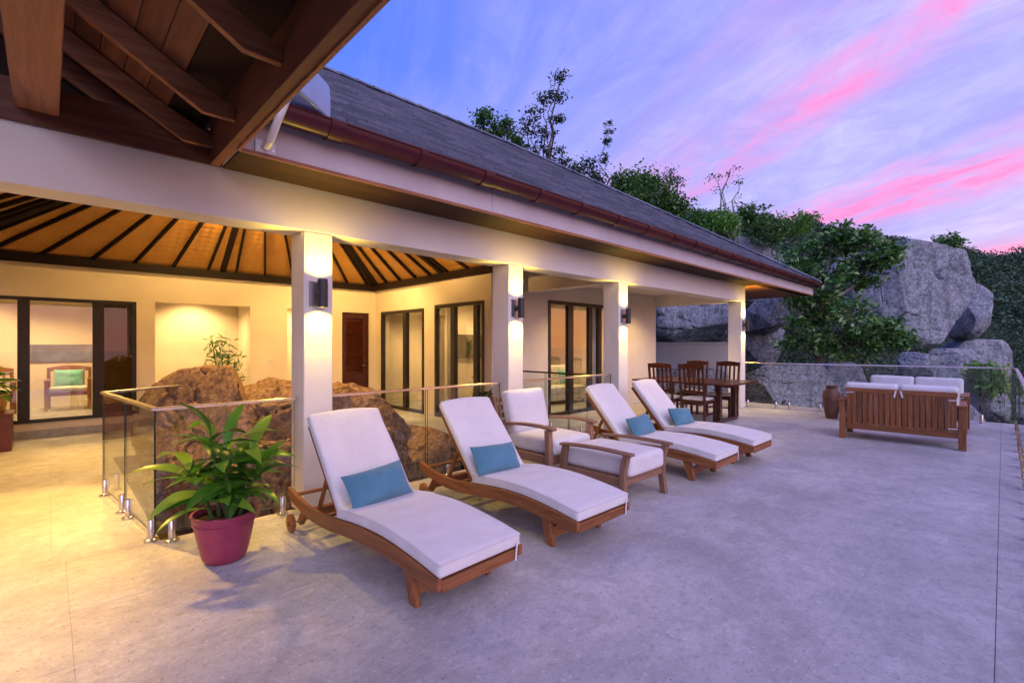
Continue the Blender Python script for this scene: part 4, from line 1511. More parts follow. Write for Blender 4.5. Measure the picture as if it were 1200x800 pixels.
# ------------------------------------------------------------------ armchair and footstool
def armchair():
    t = empty('armchair', (4.09, 3.24, 0.0015))
    tag(t, 'teak armchair with thick white cushions between the loungers', 'armchair')
    hw = 0.385
    for sg in (-1, 1):
        x = sg * (hw - 0.03)
        # front leg, slightly raked, carrying the arm
        MB().prism([(0.0, 0.0), (0.065, 0.0), (0.095, 0.60), (0.025, 0.60)], x - 0.03, x + 0.03, 'x').build('leg', 'oldteak_z', t, bevel=0.005)
        MB().prism([(0.70, 0.0), (0.76, 0.0), (0.95, 0.90), (0.89, 0.90)], x - 0.022, x + 0.022, 'x').build('leg', 'oldteak_z', t, bevel=0.005)
        # bowed arm
        n = 14
        top = [(-0.03 + 0.90 * k / n, 0.632 + 0.022 * math.sin(math.pi * k / n) - 0.05 * (k / n) ** 2) for k in range(n + 1)]
        bot = [(y, z - 0.03) for y, z in reversed(top)]
        MB().prism(top + bot, x - 0.036, x + 0.036, 'x').build('armrest', 'oldteak_y', t, bevel=0.006, angle=30)
        MB().box(x - 0.014, x + 0.014, 0.06, 0.74, 0.24, 0.33).build('side_rail', 'oldteak_y', t, bevel=0.004)
    MB().box(-hw + 0.06, hw - 0.06, 0.02, 0.05, 0.24, 0.33).build('front_rail', 'oldteak_x', t, bevel=0.004)
    for k in range(7):
        y = 0.10 + k * 0.1
        MB().box(-hw + 0.05, hw - 0.05, y - 0.035, y + 0.035, 0.305, 0.323).build('slat', 'oldteak_x', t)
    br = empty('backrest', (0, 0.74, 0.36), 0, t)
    br.rotation_euler = (R(-14), 0, 0)
    for k in range(6):
        MB().box(-hw + 0.055, hw - 0.055, 0.015, 0.033, 0.03 + k * 0.09, 0.085 + k * 0.09).build('back_slat', 'oldteak_x', br)
    rbox(2 * hw - 0.14, 0.72, 0.16, 0.045, 16, 0.018).build('seat_cushion', 'canvas_white', t, (0, 0.36, 0.41), smooth=True, angle=70)
    rbox(2 * hw - 0.15, 0.50, 0.15, 0.055, 16, 0.022).build('back_cushion', 'canvas_white', t, (0, 0.735, 0.715), (R(76), 0, 0), smooth=True, angle=70)
armchair()
def footstool():
    t = empty('footstool', (4.11, 2.36, 0.0015))
    tag(t, 'teak footstool with low arms and a thick white cushion', 'footstool')
    hw, dp = 0.385, 0.80
    for sg in (-1, 1):
        x = sg * (hw - 0.03)
        MB().prism([(0.0, 0.0), (0.06, 0.0), (0.085, 0.20), (0.075, 0.35), (0.04, 0.50), (-0.02, 0.50), (0.02, 0.35), (0.028, 0.20)], x - 0.028, x + 0.028, 'x').build('leg', 'oldteak_z', t, bevel=0.004)
        MB().prism([(dp - 0.06, 0.0), (dp, 0.0), (dp - 0.02, 0.36), (dp - 0.05, 0.485), (dp - 0.11, 0.485), (dp - 0.085, 0.34)], x - 0.028, x + 0.028, 'x').build('leg', 'oldteak_z', t, bevel=0.004)
        n = 12
        top = [(-0.05 + (dp + 0.03) * k / n, 0.512 + 0.016 * math.sin(math.pi * k / n) - 0.012 * k / n) for k in range(n + 1)]
        bot = [(y, z - 0.024) for y, z in reversed(top)]
        MB().prism(top + bot, x - 0.038, x + 0.038, 'x').build('armrest', 'oldteak_y', t, bevel=0.005, angle=30)
        MB().box(x - 0.014, x + 0.014, 0.05, dp - 0.05, 0.20, 0.275).build('side_rail', 'oldteak_y', t, bevel=0.004)
    for y in (0.035, dp - 0.065):
        MB().box(-hw + 0.058, hw - 0.058, y, y + 0.03, 0.20, 0.275).build('end_rail', 'oldteak_x', t, bevel=0.004)
    for k in range(7):
        y = 0.10 + k * 0.1
        MB().box(-hw + 0.046, hw - 0.046, y - 0.035, y + 0.035, 0.255, 0.273).build('slat', 'oldteak_x', t)
    rbox(2 * hw - 0.14, dp - 0.02, 0.18, 0.04, 18, 0.016).build('cushion', 'canvas_white', t, (0, dp / 2 - 0.01, 0.368), smooth=True, angle=70)
footstool()

# ------------------------------------------------------------------ loveseats at the far end
def loveseat(x, y, rz, label, ties):
    t = empty('loveseat', (x, y, 0.0015), rz)
    tag(t, label, 'sofa', 'loveseats at the end of the terrace')
    hw, dp = 0.74, 0.80          # back of the sofa at y = 0, seat toward +y
    for sg in (-1, 1):
        px = sg * (hw - 0.04)
        MB().box(px - 0.042, px + 0.042, 0.0, 0.085, 0.0, 0.60).build('leg', 'teak_z', t, bevel=0.005)
        MB().box(px - 0.042, px + 0.042, dp - 0.085, dp, 0.0, 0.58).build('leg', 'teak_z', t, bevel=0.005)
        MB().box(px - 0.05, px + 0.05, -0.02, dp + 0.02, 0.602, 0.632).build('armrest', 'teak_y', t, bevel=0.006)
        MB().box(px - 0.02, px + 0.02, 0.09, dp - 0.09, 0.17, 0.26).build('side_rail', 'teak_y', t, bevel=0.004)
        MB().box(px - 0.015, px + 0.015, 0.09, dp - 0.09, 0.40, 0.45).build('side_rail', 'teak_y', t, bevel=0.004)
    MB().box(-hw + 0.085, hw - 0.085, dp - 0.06, dp - 0.03, 0.17, 0.26).build('front_rail', 'teak_x', t, bevel=0.004)
    MB().box(-hw + 0.085, hw - 0.085, 0.08, dp - 0.07, 0.262, 0.280).build('seat_board', 'teak_x', t)
    b = empty('backrest', (0, 0.02, 0.19), 0, t)
    b.rotation_euler = (R(7), 0, 0)
    bw = hw - 0.088
    MB().box(-bw, bw, 0.0, 0.04, -0.03, 0.045).build('bottom_rail', 'teak_x', b, bevel=0.004)
    MB().box(-bw, bw, 0.0, 0.04, 0.56, 0.625).build('top_rail', 'teak_x', b, bevel=0.004)
    n = 19
    sl = None
    for k in range(n):
        xx = -bw + 0.04 + k * (2 * bw - 0.08) / (n - 1)
        wdx = 0.024
        if sl is None:
            sl = MB().box(-0.0285, 0.0285, 0.006, 0.028, 0.045, 0.56).build('slat', 'teak_z', b, (xx, 0, 0), bevel=0.003)
        else:
            share(sl, 'slat', b, (xx, 0, 0))
    for sg in (-1, 1):
        rbox(hw - 0.09, 0.62, 0.15, 0.04, 14, 0.015).build('seat_cushion', 'canvas_white', t, (sg * (hw - 0.085) / 2, 0.47, 0.36), smooth=True, angle=70)
        rbox(hw - 0.075, 0.50, 0.15, 0.05, 14, 0.018).build('back_cushion', 'canvas_white', t, (sg * (hw - 0.07) / 2, 0.115, 0.64), (R(96), 0, 0), smooth=True, angle=70)
    if ties:
        for xx in (-0.025, 0.03):
            MB().bar((xx, -0.075, 0.80), (xx * 1.8, -0.082, 0.70), 0.022, 0.003, (0, 1, 0)).build('strap', 'white_strap', t)
        for xx, zz in ((bw - 0.06, 0.70), (-bw + 0.05, 0.74), (bw - 0.06, 0.30)):
            MB().bar((xx - 0.04, -0.05, zz), (xx + 0.06, -0.05, zz + 0.006), 0.003, 0.014).build('strap', 'white_strap', t)
    return t
loveseat(9.16, 1.10, R(-90) + R(3), 'slatted teak loveseat with its back to the camera', True)
loveseat(11.75, 1.16, R(90), 'white cushioned loveseat facing the slatted one, against the far glass', False)
p = bpy.data.objects.new('pillow', pil0.data); col.objects.link(p)
p.location = (11.38, 1.72, 0.585); p.rotation_euler = (R(-25), 0, R(92))
tag(p, 'teal pillow showing above the slatted loveseat', 'pillow')

# urn
urn = empty('urn', (11.35, 2.42, 0.0015))
tag(urn, 'tall brown terracotta urn beside the loveseats', 'urn')
MB().lathe([(0.095, 0), (0.105, 0.02), (0.125, 0.15), (0.152, 0.33), (0.158, 0.44), (0.145, 0.53), (0.10, 0.60), (0.075, 0.62)], 32).build('body', 'terracotta', urn, smooth=True, angle=50)
MB().lathe([(0.075, 0.62), (0.09, 0.63), (0.105, 0.645), (0.105, 0.662), (0.08, 0.665), (0.065, 0.64)], 32).build('rim', 'terracotta', urn, smooth=True, angle=50)

# ------------------------------------------------------------------ dining table and chairs
tb = empty('dining_table', (9.48, 4.42, 0.0015))
tag(tb, 'dark wood dining table with frame legs under the colonnade end', 'table')
for k in range(6):
    a_ = -0.68 + k * 0.2267
    MB().box(a_ + 0.0015, a_ + 0.225, -1.02, 1.02, 0.735, 0.768).build('plank', 'mahogany_y', tb, bevel=0.002)
for sg in (-1, 1):
    yy = sg * 0.66
    MB().box(-0.40, -0.31, yy - 0.045, yy + 0.045, 0.062, 0.69).build('leg', 'mahogany_z', tb, bevel=0.004)
    MB().box(0.31, 0.40, yy - 0.045, yy + 0.045, 0.062, 0.69).build('leg', 'mahogany_z', tb, bevel=0.004)
    MB().box(-0.46, 0.46, yy - 0.045, yy + 0.045, 0.0, 0.06).build('foot_rail', 'mahogany_x', tb, bevel=0.004)
    MB().box(-0.46, 0.46, yy - 0.05, yy + 0.05, 0.692, 0.733).build('top_rail', 'mahogany_x', tb, bevel=0.004)
def dining_chair():
    t = empty('dining_chair')
    hw = 0.225
    for sg in (-1, 1):
        MB().prism([(-0.03, 0), (0.015, 0), (0.02, 0.45), (-0.08, 1.12), (-0.12, 1.12), (-0.025, 0.45)], sg * hw - 0.018, sg * hw + 0.018, 'x').build('leg', 'mahogany_z', t, bevel=0.003)
        MB().box(sg * hw - 0.02, sg * hw + 0.02, 0.40, 0.44, 0, 0.43).build('leg', 'mahogany_z', t, bevel=0.003)
        MB().box(sg * hw - 0.01, sg * hw + 0.01, 0.02, 0.40, 0.16, 0.195).build('stretcher', 'mahogany_y', t)
        MB().box(sg * hw - 0.012, sg * hw + 0.012, 0.02, 0.40, 0.375, 0.43).build('seat_rail', 'mahogany_y', t)
    MB().box(-hw + 0.02, hw - 0.02, 0.405, 0.43, 0.375, 0.43).build('seat_rail', 'mahogany_x', t)
    MB().box(-hw + 0.018, hw - 0.018, -0.02, 0.01, 0.375, 0.43).build('seat_rail', 'mahogany_x', t)
    MB().box(-hw + 0.02, hw - 0.02, 0.20, 0.22, 0.165, 0.19).build('stretcher', 'mahogany_x', t)
    rbox(2 * hw - 0.01, 0.43, 0.05, 0.02, 10, 0.01).build('seat_pad', 'linen', t, (0, 0.215, 0.462), smooth=True, angle=70)
    def bp(z):   # back line
        return -0.012 - (z - 0.45) / 0.67 * 0.08
    # curved crest
    n = 10
    top = [(-hw - 0.01 + (2 * hw + 0.02) * k / n, 1.11 + 0.028 * math.sin(math.pi * k / n)) for k in range(n + 1)]
    bot = [(x, 1.035) for x, z in reversed(top)]
    MB().prism(top + bot, bp(1.08) - 0.014, bp(1.08) + 0.014, 'y').build('crest_rail', 'mahogany_x', t, bevel=0.003)
    MB().box(-hw + 0.018, hw - 0.018, bp(0.6) - 0.012, bp(0.6) + 0.012, 0.575, 0.62).build('back_rail', 'mahogany_x', t)
    for k in range(4):
        x = -0.135 + k * 0.09
        MB().bar((x, bp(0.61), 0.61), (x, bp(1.04), 1.04), 0.036, 0.012, (0, 1, 0)).build('splat', 'mahogany_z', t)
    return t
c0_ = dining_chair()
CH = [(8.72, 4.08, -90, 'dark wood dining chair in front of the table, its back to the loungers'),
      (8.62, 4.66, -90, 'dark wood dining chair before the table on the house side'),
      (10.28, 4.08, 90, 'dark wood dining chair across the table nearest the end column'),
      (10.36, 4.78, 90, 'dark wood dining chair across the table overlapped by the front chair')]
for i, (x, y, rz, lab) in enumerate(CH):
    o = c0_ if i == 0 else copy_tree(c0_)
    o.location = (x, y, 0.0015)
    o.rotation_euler.z = R(rz)
    tag(o, lab, 'chair', 'dining chairs')

# ------------------------------------------------------------------ potted plant in the purple pot
def blade(L_, W0, fold=0.25, bend=0.5, n=8, tip=1.0):
    """a lance-shaped leaf along +x from the origin, bending down"""
    vs, fs = [], []
    for i in range(n + 1):
        t = i / n
        wd = W0 * (math.sin(math.pi * min(1, t * 0.96 + 0.04)) ** 0.75) * (1 - 0.25 * t) * 0.5
        if i == n: wd = 0.0015
        a_ = bend * t
        x = L_ * (math.sin(a_) / bend if bend else t)
        z = -L_ * (1 - math.cos(a_)) / bend if bend else 0
        for j, u in enumerate((-1, -0.5, 0, 0.5, 1)):
            wv = 0.02 * W0 * math.sin(i * 2.1 + j)
            vs.append((x, u * wd, z + abs(u) * wd * fold + wv))
    for i in range(n):
        for j in range(4):
            a_ = i * 5 + j
            fs.append((a_, a_ + 5, a_ + 6, a_ + 1))
    return MB().add(vs, fs)
leaf_protos = []
pot = empty('potted_plant', (0.89, 3.80, 0.0015))
tag(pot, 'broad leaved plant in a purple pot beside the glass corner', 'potted plant')
pr = [(0.125, 0.0), (0.135, 0.006), (0.150, 0.03), (0.175, 0.12), (0.195, 0.22), (0.203, 0.262), (0.212, 0.266), (0.214, 0.275), (0.208, 0.279), (0.216, 0.318), (0.224, 0.322), (0.224, 0.334), (0.206, 0.336), (0.198, 0.318), (0.19, 0.27)]
MB().lathe([(r_ * 0.92, z_) for r_, z_ in pr], 48).build('pot', 'pot_purple', pot, smooth=True, angle=40)
s_o = MB().lathe([(0.001, 0.301), (0.196, 0.300)], 32)
s_o = MB()
vs = [(0, 0, 0.302)]
for k in range(32):
    a_ = 2 * math.pi * k / 32
    vs.append((0.181 * math.cos(a_), 0.181 * math.sin(a_), 0.296))
s_o.add(vs, [(0, 1 + k, 1 + (k + 1) % 32) for k in range(32)])
s_o.build('soil', 'soil', pot)
rl = random.Random(5)
for L_, W0, b_ in ((0.38, 0.094, 1.2), (0.36, 0.10, 0.9), (0.33, 0.104, 1.5), (0.42, 0.096, 1.1), (0.30, 0.09, 1.0)):
    leaf_protos.append((blade(L_, W0, 0.28, b_), L_))
lp_mesh = []
def place_leaf(parent, p, az, el, roll, k, sc=1.0, mat='plant_leaf', name='leaf'):
    mb, L_ = leaf_protos[k]
    if k >= len(lp_mesh) or lp_mesh[k] is None:
        while len(lp_mesh) <= k: lp_mesh.append(None)
        o = mb.build(name, mat, parent, smooth=True, angle=180)
        lp_mesh[k] = o
    else:
        o = bpy.data.objects.new(name, lp_mesh[k].data); col.objects.link(o); o.parent = parent
    o.location = p
    o.rotation_euler = (Matrix.Rotation(az, 3, 'Z') @ Matrix.Rotation(-el, 3, 'Y') @ Matrix.Rotation(roll, 3, 'X')).to_euler()
    o.scale = (sc, sc, sc)
    return o
stems = [(-0.03, 0.02, -0.05, 0.02, 0.98, 0), (0.06, 0.02, 0.12, 0.02, 0.72, 1), (0.0, -0.06, -0.03, -0.10, 0.66, 2), (-0.08, -0.02, -0.15, -0.05, 0.62, 3),
         (0.08, -0.05, 0.15, -0.08, 0.56, 4), (0.02, 0.08, 0.04, 0.14, 0.70, 5)]
for (x0_, y0_, dx, dy, h, si) in stems:
    top = Vector((x0_ + dx, y0_ + dy, 0.30 + h * 0.60))
    b0 = Vector((x0_, y0_, 0.29))
    midp = b0.lerp(top, 0.5) + Vector((dx * -0.15, dy * -0.15, 0.03))
    MB().tube([b0, midp, top], [0.014, 0.011, 0.006], 8).build('stem', 'stem_green', pot, smooth=True)
    nl = 13 if h > 0.9 else 11
    for k in range(nl):
        t = 0.28 + 0.72 * k / (nl - 1)
        q = b0.lerp(midp, t * 2) if t < 0.5 else midp.lerp(top, t * 2 - 1)
        az = si * 1.7 + k * 2.4 + rl.uniform(-0.4, 0.4)
        el = R(20 + 30 * t ** 1.5 + rl.uniform(-16, 16)) if k < nl - 1 else R(74 + rl.uniform(-12, 8))
        place_leaf(pot, q, az, el, rl.uniform(-0.5, 0.5), rl.randrange(5), rl.uniform(0.85, 1.18))
for k in range(6):   # low drooping leaves over the rim
    az = R(-160 + k * 55)
    place_leaf(pot, (0.09 * math.cos(az), 0.09 * math.sin(az), 0.37 + 0.05 * (k % 3)), az, R(26 + 10 * (k % 2)), rl.uniform(-0.3, 0.3), rl.randrange(5), 0.9)

# plant on the red pedestal at the left edge
ped = empty('pedestal', (-0.62, 9.95, 0.0015))
tag(ped, 'dark red wooden pedestal cube under the basket plant', 'pedestal')
MB().box(-0.26, 0.26, -0.26, 0.26, 0.0, 0.50).build('body', 'redwood', ped, bevel=0.006)
MB().box(-0.28, 0.28, -0.28, 0.28, 0.501, 0.53).build('top', 'redwood', ped, bevel=0.005)
bp_ = empty('basket_plant', (-0.62, 9.95, 0.534))
tag(bp_, 'leafy green plant in a tan woven basket on the pedestal', 'potted plant')
MB().lathe([(0.17, 0), (0.19, 0.02), (0.22, 0.2), (0.225, 0.26), (0.205, 0.262), (0.19, 0.20)], 32).build('basket', 'basket', bp_, smooth=True, angle=50)
leaf_protos += [(blade(0.20, 0.11, 0.2, 1.0, 6), 0.2), (blade(0.24, 0.12, 0.2, 0.7, 6), 0.24)]
for k in range(40):
    az = k * 2.399
    t = k / 40
    r_ = 0.16 * math.sqrt(t)
    q = (r_ * math.cos(az), r_ * math.sin(az), 0.26 + 0.24 * (1 - t) + rl.uniform(0, 0.08))
    place_leaf(bp_, q, az + rl.uniform(-0.4, 0.4), R(60 * (1 - t) - 20 * t + rl.uniform(-12, 12)), rl.uniform(-0.4, 0.4), 5 + k % 2, rl.uniform(0.8, 1.15))
mb = MB()
for k in range(10):
    az = k * 0.63
    mb.tube([(0.05 * math.cos(az), 0.05 * math.sin(az), 0.18), (0.10 * math.cos(az), 0.10 * math.sin(az), 0.40)], 0.006, 6)
mb.build('stem', 'stem_green', bp_, smooth=True)

# ------------------------------------------------------------------ room contents behind the glass
def lounge_chair(x, y, z, rz, label):
    t = empty('wooden_chair', (x, y, z), rz)
    tag(t, label, 'chair', 'wooden chairs behind the window')
    hw = 0.30
    for sg in (-1, 1):
        MB().box(sg * hw - 0.025, sg * hw + 0.025, -0.27, -0.22, 0, 0.56).build('leg', 'beamwood_z', t, bevel=0.004)
        MB().box(sg * hw - 0.025, sg * hw + 0.025, 0.22, 0.27, 0, 0.80).build('leg', 'beamwood_z', t, bevel=0.004)
        MB().box(sg * hw - 0.03, sg * hw + 0.03, -0.30, 0.22, 0.561, 0.585).build('armrest', 'beamwood_y', t, bevel=0.004)
    n = 12
    top = [(-hw - 0.02 + (2 * hw + 0.04) * k / n, 0.80 + 0.045 * math.sin(math.pi * k / n)) for k in range(n + 1)]
    bot = [(a_, b_ - 0.09) for a_, b_ in reversed(top)]
    MB().prism(top + bot, 0.225, 0.262, 'y').build('crest_rail', 'beamwood_x', t, bevel=0.004)
    MB().box(-hw + 0.025, hw - 0.025, -0.26, 0.25, 0.28, 0.35).build('seat_frame', 'beamwood_x', t, bevel=0.004)
    for k in range(5):
        MB().box(-0.2 + k * 0.1 - 0.02, -0.2 + k * 0.1 + 0.02, 0.235, 0.252, 0.35, 0.73).build('splat', 'beamwood_z', t)
    rbox(2 * hw - 0.06, 0.46, 0.09, 0.03, 10, 0.01).build('seat_cushion', 'linen', t, (0, -0.03, 0.395), smooth=True, angle=70)
lounge_chair(0.30, 12.65, 0.241, R(-4), 'wooden chair with an aqua pillow seen through the wide window')
p = pillow_mesh(0.44, 0.34, 0.14).build('pillow', 'aqua_cloth', None, (0.30, 12.72, 0.241 + 0.60), (R(-14), 0, R(-4)), smooth=True, angle=80)
tag(p, 'aqua pillow on the wooden chair behind the wide window', 'pillow')
lounge_chair(-0.75, 12.65, 0.241, R(6), 'wooden chair half hidden by the window frame over the basket plant')
art = empty('picture', (0.22, 13.395, 1.32))
tag(art, 'wide blue grey picture on the wall behind the wide window', 'picture')
MB().box(-0.48, 0.48, -0.03, -0.001, -0.17, 0.17).build('canvas', 'picture_blue', art)
cd = empty('candle_stand', (0.98, 11.4, 0.241))
tag(cd, 'slim candle stand behind the dark window leaf', 'candle')
MB().lathe([(0.08, 0), (0.08, 0.02), (0.014, 0.03), (0.014, 0.78), (0.07, 0.80), (0.07, 0.815)], 20, (0, 0, 0), True).build('stand', 'steel', cd, smooth=True, angle=40)
MB().lathe([(0.035, 0.816), (0.035, 1.0)], 16, (0, 0, 0), True).build('candle', 'candle', cd)
# curtain in the dark leaf
cu = MB()
vs, fs = [], []
n = 60
for i in range(n + 1):
    x = 0.72 + 0.40 * i / n
    y = 11.12 + 0.025 * math.sin(i * 1.1) + 0.01 * math.sin(i * 0.37)
    vs += [(x, y, 0.25), (x, y, 2.6)]
fs = [(2 * i, 2 * i + 2, 2 * i + 3, 2 * i + 1) for i in range(n)]
cu.add(vs, fs)
cu = cu.build('curtain', 'curtain_brown', smooth=True, angle=180)
sm = cu.modifiers.new('thick', 'SOLIDIFY'); sm.thickness = 0.004
tag(cu, 'brown curtain hanging behind the dark window leaf', 'curtain')
tv = empty('television', (6.68, 8.325, 1.45))
tag(tv, 'flat black television on the wall behind the sliding door', 'television')
MB().box(-0.43, 0.43, -0.06, -0.02, -0.26, 0.26).build('screen', 'screen_black', tv, bevel=0.004)
MB().box(-0.1, 0.1, -0.02, -0.001, -0.1, 0.1).build('wall_mount', 'lamp_grey', tv)
def bed(x, y, label):
    t = empty('bed', (x, y, 0.0))
    tag(t, label, 'bed')
    MB().box(-0.8, 0.8, -1.0, 1.0, 0.0, 0.22).build('base', 'mahogany_x', t, bevel=0.01)
    rbox(1.58, 1.96, 0.26, 0.06, 12, 0.01).build('mattress', 'linen', t, (0, 0, 0.352), smooth=True, angle=70)
    MB().box(-0.85, 0.85, 1.0, 1.05, 0.0, 0.95).build('headboard', 'mahogany_x', t, bevel=0.01)
    rbox(1.62, 1.1, 0.05, 0.02, 10, 0.01).build('throw', 'canvas_white', t, (0, -0.35, 0.508), smooth=True, angle=70)
bed(8.75, 9.6, 'white made bed inside behind the sliding door')
for i, (x, lab) in enumerate(((8.3, 'aqua pillow on the bed inside, toward the television'), (9.0, 'aqua pillow on the bed inside, away from the television'))):
    p = pillow_mesh(0.5, 0.34, 0.16).build('pillow', 'aqua_cloth', None, (x, 10.05, 0.69), (R(-24), 0, R(5 - 9 * i)), smooth=True, angle=80)
    tag(p, lab, 'pillow')
so = empty('indoor_sofa', (9.4, 8.05, 0.0), R(-6))
tag(so, 'pale indoor sofa behind the sunset reflecting door', 'sofa')
MB().box(-0.8, 0.8, -0.35, 0.4, 0.08, 0.24).build('base', 'linen', so, bevel=0.02)
rbox(1.5, 0.7, 0.18, 0.05, 12, 0.015).build('seat_cushion', 'linen', so, (0, 0, 0.335), smooth=True, angle=70)
rbox(1.6, 0.55, 0.18, 0.05, 12, 0.015).build('back_cushion', 'linen', so, (0, 0.36, 0.66), (R(80), 0, 0), smooth=True, angle=70)
for sg in (-1, 1):
    MB().box(sg * 0.72 - 0.03, sg * 0.72 + 0.03, -0.3, -0.24, 0, 0.08).build('leg', 'mahogany_z', so)
    MB().box(sg * 0.72 - 0.03, sg * 0.72 + 0.03, 0.3, 0.36, 0, 0.08).build('leg', 'mahogany_z', so)
for i, (x, lab) in enumerate(((8.95, 'aqua pillow at the house side of the indoor sofa'), (9.75, 'aqua pillow at the dining side of the indoor sofa'))):
    p = pillow_mesh(0.45, 0.38, 0.15).build('pillow', 'aqua_cloth', None, (x, 8.13 - 0.1 * i, 0.66), (R(-18), 0, R(-6)), smooth=True, angle=80)
    tag(p, lab, 'pillow')

def sheer(x0, x1, y0, y1, z1, label, mat='linen'):
    n = 48
    vs = []
    d = Vector((x1 - x0, y1 - y0, 0)); nn = Vector((-d.y, d.x, 0)).normalized()
    for i in range(n + 1):
        q = Vector((x0, y0, 0)) + d * (i / n) + nn * (0.03 * math.sin(i * 1.05) + 0.012 * math.sin(i * 0.31))
        vs += [(q.x, q.y, 0.02), (q.x, q.y, z1)]
    o = MB().add(vs, [(2 * i, 2 * i + 2, 2 * i + 3, 2 * i + 1) for i in range(n)]).build('curtain', mat, smooth=True, angle=180)
    m_ = o.modifiers.new('thick', 'SOLIDIFY'); m_.thickness = 0.004
    tag(o, label, 'curtain')
sheer(6.12, 6.12, 8.02, 8.25, 2.6, 'gathered pale curtain inside the sliding door by the television')
sheer(9.2, 9.55, 6.85, 6.85, 2.6, 'gathered pale curtain inside the door at the dining end')
sheer(7.42, 7.62, 6.85, 6.85, 2.6, 'gathered brown curtain inside the sunset reflecting door', 'curtain_brown')
bn = empty('bench', (7.35, 9.75, 0.0))
tag(bn, 'dark wooden bench inside the two leaf sliding door', 'bench')
MB().box(-0.22, 0.22, -0.6, 0.6, 0.40, 0.45).build('seat', 'mahogany_y', bn, bevel=0.004)
for sx in (-1, 1):
    for sy_ in (-1, 1):
        MB().box(sx * 0.18 - 0.025, sx * 0.18 + 0.025, sy_ * 0.52 - 0.025, sy_ * 0.52 + 0.025, 0, 0.40).build('leg', 'mahogany_z', bn)
hk = empty('towel_hook', (7.59, 9.2, 1.25))
tag(hk, 'dark towel hook on the wall inside the two leaf door', 'hook')
MB().box(-0.012, 0.0, -0.03, 0.03, -0.05, 0.05).build('plate', 'lamp_grey', hk)
MB().tube([(-0.012, 0, -0.02), (-0.05, 0, -0.04), (-0.06, 0, 0.0)], 0.008, 8).build('hook', 'lamp_grey', hk, smooth=True)

# bamboo in the niche
def bamboo(x, y, z, h, label):
    t = empty('bamboo_plant', (x, y, z))
    tag(t, label, 'plant')
    g = np.random.default_rng(9)
    mb = MB()
    cen = []
    for k in range(7):
        a_ = k * 0.9
        top = Vector((0.28 * math.cos(a_) * g.uniform(0.5, 1.2), 0.10 * math.sin(a_), h * g.uniform(0.6, 1.0)))
        mb.tube([(0.03 * math.cos(a_), 0.03 * math.sin(a_), 0), top * 0.5 + Vector((0, 0, 0.05)), top], [0.008, 0.006, 0.003], 6)
        for q in range(40):
            s_ = g.uniform(0.45, 1.0)
            b = top * s_
            cen.append((b.x + g.normal() * 0.09, b.y + g.normal() * 0.05, b.z + g.normal() * 0.05))
    mb.build('cane', 'stem_green', t, smooth=True)
    leaf_cloud('foliage', 'leaf_mid', cen, 0.20, 0.034, t, seed=4)
bamboo(2.62, YB + 0.55, 0.0, 1.75, 'feathery bamboo plant in the bright wall niche')

# ------------------------------------------------------------------ rocks
def boulder(name, mat, label, cen, size, rot=0, planes=(), seed=0, sub=5, amp=0.10, freq=1.0, group=None, cat='boulder', lvl=0.7):
    bm = bmesh.new()
    bmesh.ops.create_icosphere(bm, subdivisions=sub, radius=1.0)
    sv = Vector((seed * 3.7, seed * 1.3, seed * 2.9))
    r_ = random.Random(seed)
    pl = list(planes)
    for _ in range(13):
        d = Vector((r_.gauss(0, 1), r_.gauss(0, 1), r_.gauss(0, 0.8))).normalized()
        pl.append((d.x, d.y, d.z, r_.uniform(lvl + 0.04, lvl + 0.26)))
    for v_ in bm.verts:
        p = v_.co.copy()
        # squarish body
        p = Vector([math.copysign(abs(q) ** 0.66, q) for q in p])
        for (a_, b_, c_, d_) in pl:
            n_ = Vector((a_, b_, c_)).normalized()
            k = p.dot(n_) - d_
            if k > 0:
                p -= n_ * k
        nrm = v_.co.normalized()
        f1 = noise.fractal(p * 1.1 * freq + sv, 0.9, 2.1, 3)
        f2 = noise.fractal(p * 5.0 * freq + sv, 0.8, 2.1, 4)
        rd = abs(noise.noise(p * 1.4 * freq + sv * 2) + 0.25 * noise.noise(p * 5 * freq + sv))
        rd2 = abs(noise.noise(p * 3.1 * freq - sv))
        p += nrm * (amp * 0.55 * f1 + amp * 0.22 * f2 - amp * 1.0 * max(0, 0.045 - rd) / 0.045 - amp * 0.4 * max(0, 0.05 - rd2) / 0.05)
        v_.co = Vector((p.x * size[0], p.y * size[1], p.z * size[2]))
    me = bpy.data.meshes.new(name)
    bm.to_mesh(me); bm.free()
    o = link(name, me, mat, None, cen, (0, 0, rot), True, 50)
    tag(o, label, cat, group)
    return o
def W(px, py, depth):
    """a world position a given depth in front of the camera position"""
    u, v_ = (px - 600) / 560.0, (403 - py) / 560.0
    return Vector((depth * (CA + u * SA), depth * (SA - u * CA), 1.5 + depth * v_))
VR = ANG - R(90)       # turns local x to the right of the view, local y away
G1 = 'brown rocks in the sunken garden'
boulder('rock', 'brown_rock', 'rounded brown rock rising above the glass corner rail', (1.45, 6.75, 0.10), (0.74, 0.75, 1.12), 0.3, ((-0.5, -0.5, 0.6, 0.72), (0.6, -0.5, 0.5, 0.75)), 2, 6, 0.10, 1.4, G1, 'rock')
boulder('rock', 'brown_rock', 'brown rock leaning against the near column in the sunken garden', (2.45, 6.85, 0.10), (0.95, 0.8, 1.10), 0.1, ((0.3, 0, 0.9, 0.75),), 5, 6, 0.10, 1.4, G1, 'rock')
boulder('rock', 'brown_rock', 'sloping brown rock behind the second lounger below the louvred door', (3.55, 6.9, -0.05), (0.95, 0.9, 1.0), -0.2, ((0.75, 0, 0.65, 0.55),), 8, 6, 0.10, 1.4, G1, 'rock')
boulder('rock', 'brown_rock', 'low brown rock behind the glass beside the near column', (1.75, 5.55, -0.40), (0.62, 0.55, 0.85), 0.2, (), 11, 6, 0.11, 1.5, G1, 'rock')
